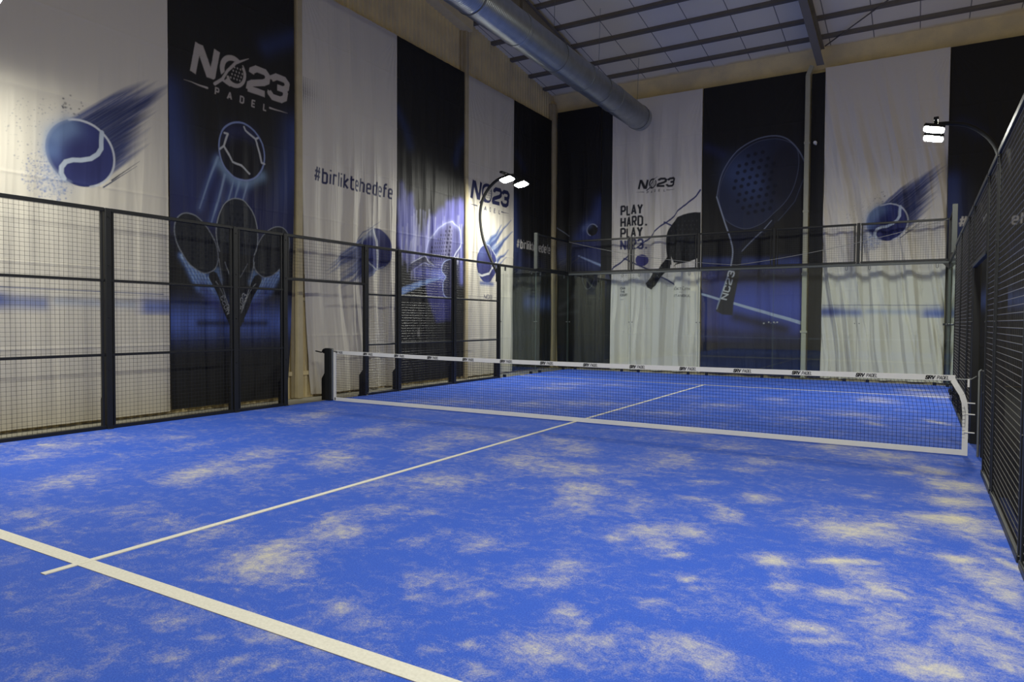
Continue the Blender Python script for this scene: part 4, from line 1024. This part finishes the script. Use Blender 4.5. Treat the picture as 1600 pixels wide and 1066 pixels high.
# glass: side bays and back wall
def glass(axis, c, a0, a1, label, out):
    base = (c, (a0 + a1) / 2, 0) if axis == 'y' else ((a0 + a1) / 2, c, 0)
    t = thing('glass_panel', base, label, 'glass panel', 'clear glass panels of the court')
    g = .006
    if axis == 'y': MB().box(c - .006, c + .006, a0 + g, a1 - g, .03, 2.9).build('pane', M['glass'], t)
    else: MB().box(a0 + g, a1 - g, c - .006, c + .006, .03, 2.9).build('pane', M['glass'], t)
    for a in (a0 + g, a1 - g):
        e = MB()
        if axis == 'y': e.box(c - .0062, c + .0062, a - .0015, a + .0015, .03, 2.9)
        else: e.box(a - .0015, a + .0015, c - .0062, c + .0062, .03, 2.9)
        e.build('polished_edge', M['glass_edge'], t)
    for a in (a0 + .26, a1 - .26):
        x, y = (c, a) if axis == 'y' else (a, c)
        MB().rbox(x - .04, x + .04, y - .03, y + .03, -.003, .075, .008).build('floor_clamp', M['clip'], t)
        mb = MB()
        if axis == 'y': mb.rbox(x - .012, x + .02, y - .02, y + .02, 2.80, 2.90, .004)
        else: mb.tube([(x - .022, y - .02, 2.90), (x - .022, y - .025, 2.82), (x, y - .025, 2.80), (x + .022, y - .025, 2.82), (x + .022, y - .02, 2.90)], .006, 8)
        mb.build('top_clip', M['rail_grey'], t)
    for a in (a0 + .05, a1 - .05):
        x, y = (c, a) if axis == 'y' else (a, c)
        mb = MB()
        mb.tube([(x - out[0] * .02, y - out[1] * .02, 1.47), (x + out[0] * .03, y + out[1] * .03, 1.47)], .014, 10)
        mb.build('spacer_bolt', M['grey_metal'], t)
    return t
YB = 10.09
glass('y', XL, 6.05, 8, 'side glass panel of the left wall next to the mesh fence', (-1, 0))
glass('y', XL, 8, 10.05, 'side glass panel of the left wall at the far corner', (-1, 0))
glass('y', XR, 6.05, 8, 'side glass panel of the right wall hidden behind the mesh fence', (1, 0))
glass('y', XR, 8, 10.05, 'side glass panel of the right wall at the far corner', (1, 0))
edges = [-5.05, -3, -1, 1, 3, 4.95]
labs = ['back glass panel at the left corner before the dark ball banner', 'back glass panel in front of the white slogan banner', 'back glass panel in front of the big racket banner, left half',
        'back glass panel in front of the pale downpipe', 'back glass panel at the right corner before the ball banner']
for i in range(5): glass('x', YB, edges[i], edges[i + 1], labs[i], (0, 1))

# rails above the glass
t = thing('top_rail', (0, YB, 2.9), 'grey horizontal rail along the top of the back glass', 'rail')
MB().rbox(XL, XR, YB - .03, YB + .03, 2.905, 2.965, .006).build('tube', M['rail_grey'], t)
for x0, x1 in ((4.55, 4.9), ):
    MB().prism([(4.80, YB - .04, 2.905), (5.10, YB - .04, 2.905), (5.05, YB - .04, 2.83), (4.97, YB - .04, 2.79), (4.90, YB - .04, 2.80)], (0, .012, 0)).build('corner_plate', M['black_metal'], t)
for x, s_, lab in ((XL, 'left', 'dark rail along the top of the left side glass'), (XR, 'right', 'dark rail along the top of the right side glass')):
    t = thing('top_rail', (x, 8, 2.9), lab, 'rail')
    MB().rbox(x - .03, x + .03, 6.0, YB - .035, 2.905, 2.965, .006).build('tube', M['black_metal'], t)
labs = ['raised mesh panel over the back glass at the left corner', 'raised mesh panel over the back glass before the slogan banner', 'raised mesh panel over the back glass before the left half of the big racket',
        'raised mesh panel over the back glass before the downpipe', 'raised mesh panel over the back glass at the right corner']
for i in range(5):
    mesh_panel('x', YB, edges[i] + .05, edges[i + 1] - .05, 2.97, 3.97, (), labs[i], 'raised mesh panels above the back glass')
labs = ['black corner post above the left end of the back glass', 'raised post between the dark ball and slogan banners', 'raised post at the right edge of the slogan banner', 'raised post before the right half of the big racket', 'raised post before the right ball banner', 'black corner post above the right end of the back glass']
for x, lab in zip(edges, labs):
    t = thing('raised_post', (x, YB, 2.965), lab, 'post', 'short posts above the back glass')
    w = .045 if abs(x) > 4 else .035
    MB().rbox(x - w, x + w, YB - .035, YB + .035, 2.966, 3.98, .006).build('post', M['black_metal'], t)
    MB().rbox(x - w - .004, x + w + .004, YB - .04, YB + .04, 2.966, 2.978, .003).build('foot_plate', M['black_metal'], t)
for x, s_ in ((XL, 'left'), (XR, 'right')):
    mesh_panel('y', x, 8.05, 10.03, 2.97, 3.97, (), 'raised mesh panel above the %s side glass at the corner' % s_, 'raised mesh panels above the side glass')
    t = thing('step_post', (x, 8, 2.965), 'light grey step post standing above the %s side glass' % s_, 'post')
    MB().rbox(x - .05, x + .05, 7.96, 8.04, 2.966, 3.99, .006).build('post', M['step'], t)
    MB().rbox(x - .07, x + .07, 7.955, 8.045, 2.966, 2.978, .003).build('foot_plate', M['black_metal'], t)
# the right back corner upright
t = thing('corner_upright', (XR, YB + .06, 0), 'slim grey upright behind the right corner of the back glass', 'post')
MB().rbox(XR - .035, XR + .035, YB + .04, YB + .10, 0, 2.90, .006).build('upright', M['rail_grey'], t)
for dz in (1.46,):
    MB().bar((XR - .12, YB + .005, dz), (XR + .12, YB + .005, dz), .012, .05).build('clamp_plate', M['clip'], t)
# sagging cords over the back glass
mb = MB()
def sag(p, q, d, n=24):
    p, q = Vector(p), Vector(q)
    return [p.lerp(q, i / n) - Vector((0, 0, d * 4 * (i / n) * (1 - i / n))) for i in range(n + 1)]
mb.tube(sag((-5.0, YB - .06, 3.93), (0.05, YB - .06, 3.04), .12), .006, 6).tube(sag((0.05, YB - .06, 3.04), (4.9, YB - .06, 3.94), .10), .006, 6)
tag(mb.build('slack_cord', M['cord']), 'thin pale cord sagging across the mesh above the back glass', 'cord')

# ------------------------------------------------------------------ net
t = thing('padel_net', (0, 0, 0), 'low court net with white top and bottom tapes', 'net')
def top_z(x): return .862 + (.045 if x < 0 else .022) * (abs(x) / 4.85) ** 2
NXL, NXR = -4.87, 4.81
NTR = 4.67          # the top tape stops short of the side tape on the right
def npt(x, f):
    """net point: x along the bottom, f = 0..1 up the net"""
    k = max(0.0, x) / NXR
    xx = x - (NXR - NTR) * (k ** 3) * max(0, (f - .55) / .45) ** 1.5
    z = .04 + f * (top_z(xx) - .05)
    return (xx, -.012 * math.sin(math.pi * f) * k * 3, z)
nv, nh = 232, 20
A_, B_ = [], []
for i in range(nv + 1):
    x = NXL + (NXR - NXL) * i / nv
    p = [npt(x, f) for f in (0, .55, .7, .8, .9, 1)] if x > 0 else [npt(x, 0), npt(x, 1)]
    A_ += p[:-1]; B_ += p[1:]
for j in range(1, nh):
    f = j / nh
    p = [npt(NXL + (NXR - NXL) * i / 40, f) for i in range(41)]
    A_ += p[:-1]; B_ += p[1:]
mb = MB(); wires(mb, A_, B_, .0016)
mb.build('netting', M['net'], t)
def tape(name, pts, h, th, mat, par):
    """ribbon hanging in a vertical plane: pts are (x,y,zcentre)"""
    m_ = MB(); V = []; F = []
    for (x, y, z) in pts: V += [(x, y - th, z - h / 2), (x, y - th, z + h / 2), (x, y + th, z + h / 2), (x, y + th, z - h / 2)]
    n = len(pts)
    for i in range(n - 1):
        for k in range(4): F.append((i * 4 + k, i * 4 + (k + 1) % 4, i * 4 + 4 + (k + 1) % 4, i * 4 + 4 + k))
    F += [(3, 2, 1, 0), tuple(range(4 * n - 4, 4 * n))]
    m_.add(V, F)
    return m_.build(name, mat, par)
xs = np.linspace(NXL, NTR + .04, 41)
tt = tape('top_tape', [(x, 0, top_z(x) - .012) for x in xs], .062, .008, M['white_tape'], t)
for xc in [4.535 - .716 * k for k in range(14)]:
    lt = MB(); h = .036; y = -.0095
    w1 = text_width('SRV', h, .22, 1.25); tot = .225; x = xc - tot / 2
    for (txt, hh, sw, ox, gap, sl_) in (('SRV', h, .011, 0, .25, .25), ('PADEL', h, .006, .112, .25, .2)):
        for strokes in layout(txt, hh, gap, 1.0 if txt == 'SRV' else .78):
            for st in strokes:
                for (p, q) in zip(st[:-1], st[1:]):
                    X0, Z0_ = x + ox + p[0] + sl_ * p[1], p[1]; X1, Z1_ = x + ox + q[0] + sl_ * q[1], q[1]
                    b0 = top_z(X0) - .012 - h / 2; L_ = math.hypot(X1 - X0, Z1_ - Z0_) + 1e-9
                    nx_, nz_ = -(Z1_ - Z0_) / L_ * sw / 2, (X1 - X0) / L_ * sw / 2
                    ex, ez = (X1 - X0) / L_ * sw * .4, (Z1_ - Z0_) / L_ * sw * .4
                    lt.add([(X0 - ex + nx_, y, b0 + Z0_ - ez + nz_), (X0 - ex - nx_, y, b0 + Z0_ - ez - nz_), (X1 + ex - nx_, y, b0 + Z1_ + ez - nz_), (X1 + ex + nx_, y, b0 + Z1_ + ez + nz_)], [(0, 1, 2, 3)])
    lt.build('tape_lettering', M['lettering'], tt)
tape('bottom_tape', [(x, -.004, .036) for x in np.linspace(NXL, NXR, 3)], .06, .008, M['white_tape'], t)
MB().rbox(NXL - .03, NXL + .03, -.012, .012, .01, .90, .004).build('side_tape', M['white_tape'], t)
def ribbon(pts, w, name, mat, par):
    m_ = MB()
    for p, q in zip(pts[:-1], pts[1:]): m_.bar(p, q, w, .012, (0, 1, 0))
    return m_.build(name, mat, par)
ribbon([(4.69, -.01, .845), (4.73, -.025, .77), (4.775, -.03, .69), (4.80, -.03, .60), (4.812, -.02, .45), (4.812, -.01, .005)], .055, 'side_tape', M['white_tape'], t)
# loose net corner folded back behind the side tape
mb = MB(); A_, B_ = [], []
c0, c1, c2, c3 = (Vector(p) for p in ((4.672, .34, .86), (4.79, -.02, .66), (4.80, -.01, .40), (4.672, .34, .60)))
for i in range(15):
    f = i / 14
    A_.append(c0.lerp(c3, f)); B_.append(c1.lerp(c2, f)); A_.append(c0.lerp(c1, f)); B_.append(c3.lerp(c2, f))
wires(mb, A_, B_, .0026); mb.build('loose_corner', M['net_black'], t)
MB().tube([(4.70, 0, .858), (4.80, 0, .858), (4.86, 0, .862), (4.91, 0, .90)], .006, 8).tube([(-4.86, 0, .89), (-4.94, 0, .93)], .006, 8).build('tension_cable', M['grey_metal'], t)
MB().bar((4.835, -.01, .865), (4.835, -.01, .775), .02, .006, (0, 1, 0)).build('strap', M['white_tape'], t)
for z in (.60, .475, .27):
    MB().tube([(4.80, -.03, z), (4.90, -.02, z - .004)], .007, 8).build('tie', M['white_tape'], t)
t = thing('net_post', (-5.03, 0, 0), 'black net post with tensioning crank at the left end of the net', 'post', 'posts holding the net')
MB().rbox(-5.10, -4.945, -.045, .045, 0, .965, .008).build('post', M['black_metal'], t)
MB().prism([(-5.10, -.04, 0), (-5.17, -.04, 0), (-5.17, -.04, .40), (-5.10, -.04, .50)], (0, .08, 0)).build('gusset', M['black_metal'], t)
mb = MB().tube([(-5.10, 0, .91), (-5.15, 0, .91)], .045, 14).tube([(-5.15, 0, .91), (-5.18, -.0, .90)], .02, 10)
cr = mb.build('winch', M['black_metal'], t)
MB().tube([(-5.17, 0, .905), (-5.20, -.01, .885), (-5.34, -.02, .905)], .012, 8).build('crank_handle', M['black_metal'], cr)
MB().rbox(-4.945, -4.925, -.02, .02, .02, .95, .004).build('net_rail', M['grey_metal'], t)
t = thing('net_post', (5.0, 0, 0), 'black net post with slim steel rail at the right end of the net', 'post', 'posts holding the net')
MB().rbox(4.955, 5.05, -.045, .045, 0, .965, .008).build('post', M['black_metal'], t)
MB().tube([(4.935, -.01, .005), (4.935, -.01, .955), (4.955, -.01, .975)], .013, 10).build('net_rail', M['grey_metal'], t)

# ------------------------------------------------------------------ floodlights on curved arms
def floodlight(sd, yc, label, lean=0.0, tilt=math.radians(13)):
    x0 = XL if sd < 0 else XR
    def X(d): return x0 + sd * d          # d grows outwards from the fence
    t = thing('floodlight_mast', (X(0.04), yc, 2.70), label, 'floodlight', 'twin LED floodlights on curved arms')
    ctl = [(.03, 2.66), (.20, 2.98), (.36, 3.30), (.50, 3.62), (.585, 4.0), (.60, 4.35), (.52, 4.68), (.33, 4.95), (.08, 5.13), (-.20, 5.20), (-.40, 5.21)]
    pts = []
    for i in range(len(ctl) - 1):
        p0 = ctl[max(i - 1, 0)]; p1 = ctl[i]; p2 = ctl[i + 1]; p3 = ctl[min(i + 2, len(ctl) - 1)]
        for k in range(5):
            u = k / 5
            q = [0.5 * (2 * p1[c] + (p2[c] - p0[c]) * u + (2 * p0[c] - 5 * p1[c] + 4 * p2[c] - p3[c]) * u * u + (3 * p1[c] - p0[c] - 3 * p2[c] + p3[c]) * u ** 3) for c in (0, 1)]
            pts.append((X(q[0]), yc, q[1]))
    pts.append((X(ctl[-1][0]), yc, ctl[-1][1]))
    MB().tube(pts, .038, 12).build('arm', M['arm'], t)
    MB().rbox(min(X(-.45), X(-.37)), max(X(-.45), X(-.37)), yc - .62, yc + .62, 5.15, 5.20, .006).build('cross_bar', M['arm'], t)
    MB().rbox(min(X(.03), X(.08)), max(X(.03), X(.08)), yc - .05, yc + .05, 2.5, 2.85, .006).build('clamp', M['black_metal'], t)
    for s_ in (-1, 1):
        cy = yc + s_ * .36; cx, cz = X(-.44), 5.03
        ca, sa = math.cos(tilt), math.sin(tilt)
        def Q(a, b, c):   # a: towards the court, b: along y, c: up; tilted to face the court
            b, c = b * math.cos(lean) - c * math.sin(lean), c * math.cos(lean) + b * math.sin(lean)
            return (cx - sd * (a * ca - c * sa), cy + b, cz + c * ca + a * sa)
        hd = MB()
        def hb(a0, a1, b0, b1, c0, c1):
            hd.hexa([Q(a0, b0, c0), Q(a1, b0, c0), Q(a1, b1, c0), Q(a0, b1, c0), Q(a0, b0, c1), Q(a1, b0, c1), Q(a1, b1, c1), Q(a0, b1, c1)])
        hb(-.17, .17, -.15, .15, .0, .035)
        for k in range(8): hb(-.16, .16, -.13 + k * .036, -.122 + k * .036, .035, .065)
        hb(-.03, .03, -.03, .03, .06, .13)
        h_ = hd.build('lamp_head', M['arm'], t)
        ln = MB()
        nr, na_ = 6, 28; LV = []; LF = []
        for r_ in range(nr + 1):
            f = r_ / nr
            for q_ in range(na_):
                an = 2 * math.pi * q_ / na_; e = abs(math.cos(an)) ** 4 + abs(math.sin(an)) ** 4
                LV.append(Q(.165 * f * math.cos(an) / e ** .25, .145 * f * math.sin(an) / e ** .25, -.004 - .022 * (1 - f ** 2.5)))
        for r_ in range(nr):
            for q_ in range(na_):
                a_, b_ = r_ * na_ + q_, r_ * na_ + (q_ + 1) % na_
                LF.append((a_, b_, b_ + na_, a_ + na_))
        ln.add(LV, LF, True)
        ln.build('lens', M['led'], h_)
    return t
floodlight(-1, 6.02, 'twin floodlight on a curved arm over the left fence beside the glass', math.radians(-8))
floodlight(1, 6.02, 'twin floodlight over the right fence in front of the back wall', math.radians(-8))
floodlight(-1, -5.90, 'twin floodlight over the near left fence, glaring at the top left photo corner', math.radians(0), math.radians(24))
floodlight(1, -5.90, 'twin floodlight over the near right fence outside the photo', math.radians(8))

# ------------------------------------------------------------------ duct and roof brace
t = thing('ventilation_duct', (-2.55, 3.0, 6.8), 'round spiral metal duct hanging under the roof', 'duct')
DX, DZ, DR = -2.55, 7.22, .335
for a, b in ((-5, -1.2), (-1.2, 2.6), (2.6, 5.65), (5.65, 7.45), (7.45, 9.55)):
    MB().tube([(DX, a + .01, DZ), (DX, b - .01, DZ)], DR, 48).build('duct_section', M['duct'], t)
for y in (-1.2, 2.6, 5.65, 7.45):
    MB().tube([(DX, y - .05, DZ), (DX, y + .05, DZ)], DR + .012, 48).build('coupling_band', M['duct'], t)
for y in (9.3, 6.6, 4.2, 1.0):
    mb = MB()
    mb.tube([(DX - .02, y, DZ + DR - .005), (DX + .02, y, roof(y) + .15)], .005, 6)
    mb.tube([(DX + (DR + .006) * math.cos(a), y, DZ + (DR + .006) * math.sin(a)) for a in np.linspace(0, 2 * math.pi, 37)], .008, 6)
    mb.build('hanger', M['grey_metal'], t)
mb = MB().tube([(2.12, 10.35, roof(10.35) - .02), (5.3, 6.9, roof(6.9) - .02)], .016, 8)
tag(mb.build('brace_rod', M['purlin']), 'dark diagonal steel brace rod under the roof at upper right', 'brace')
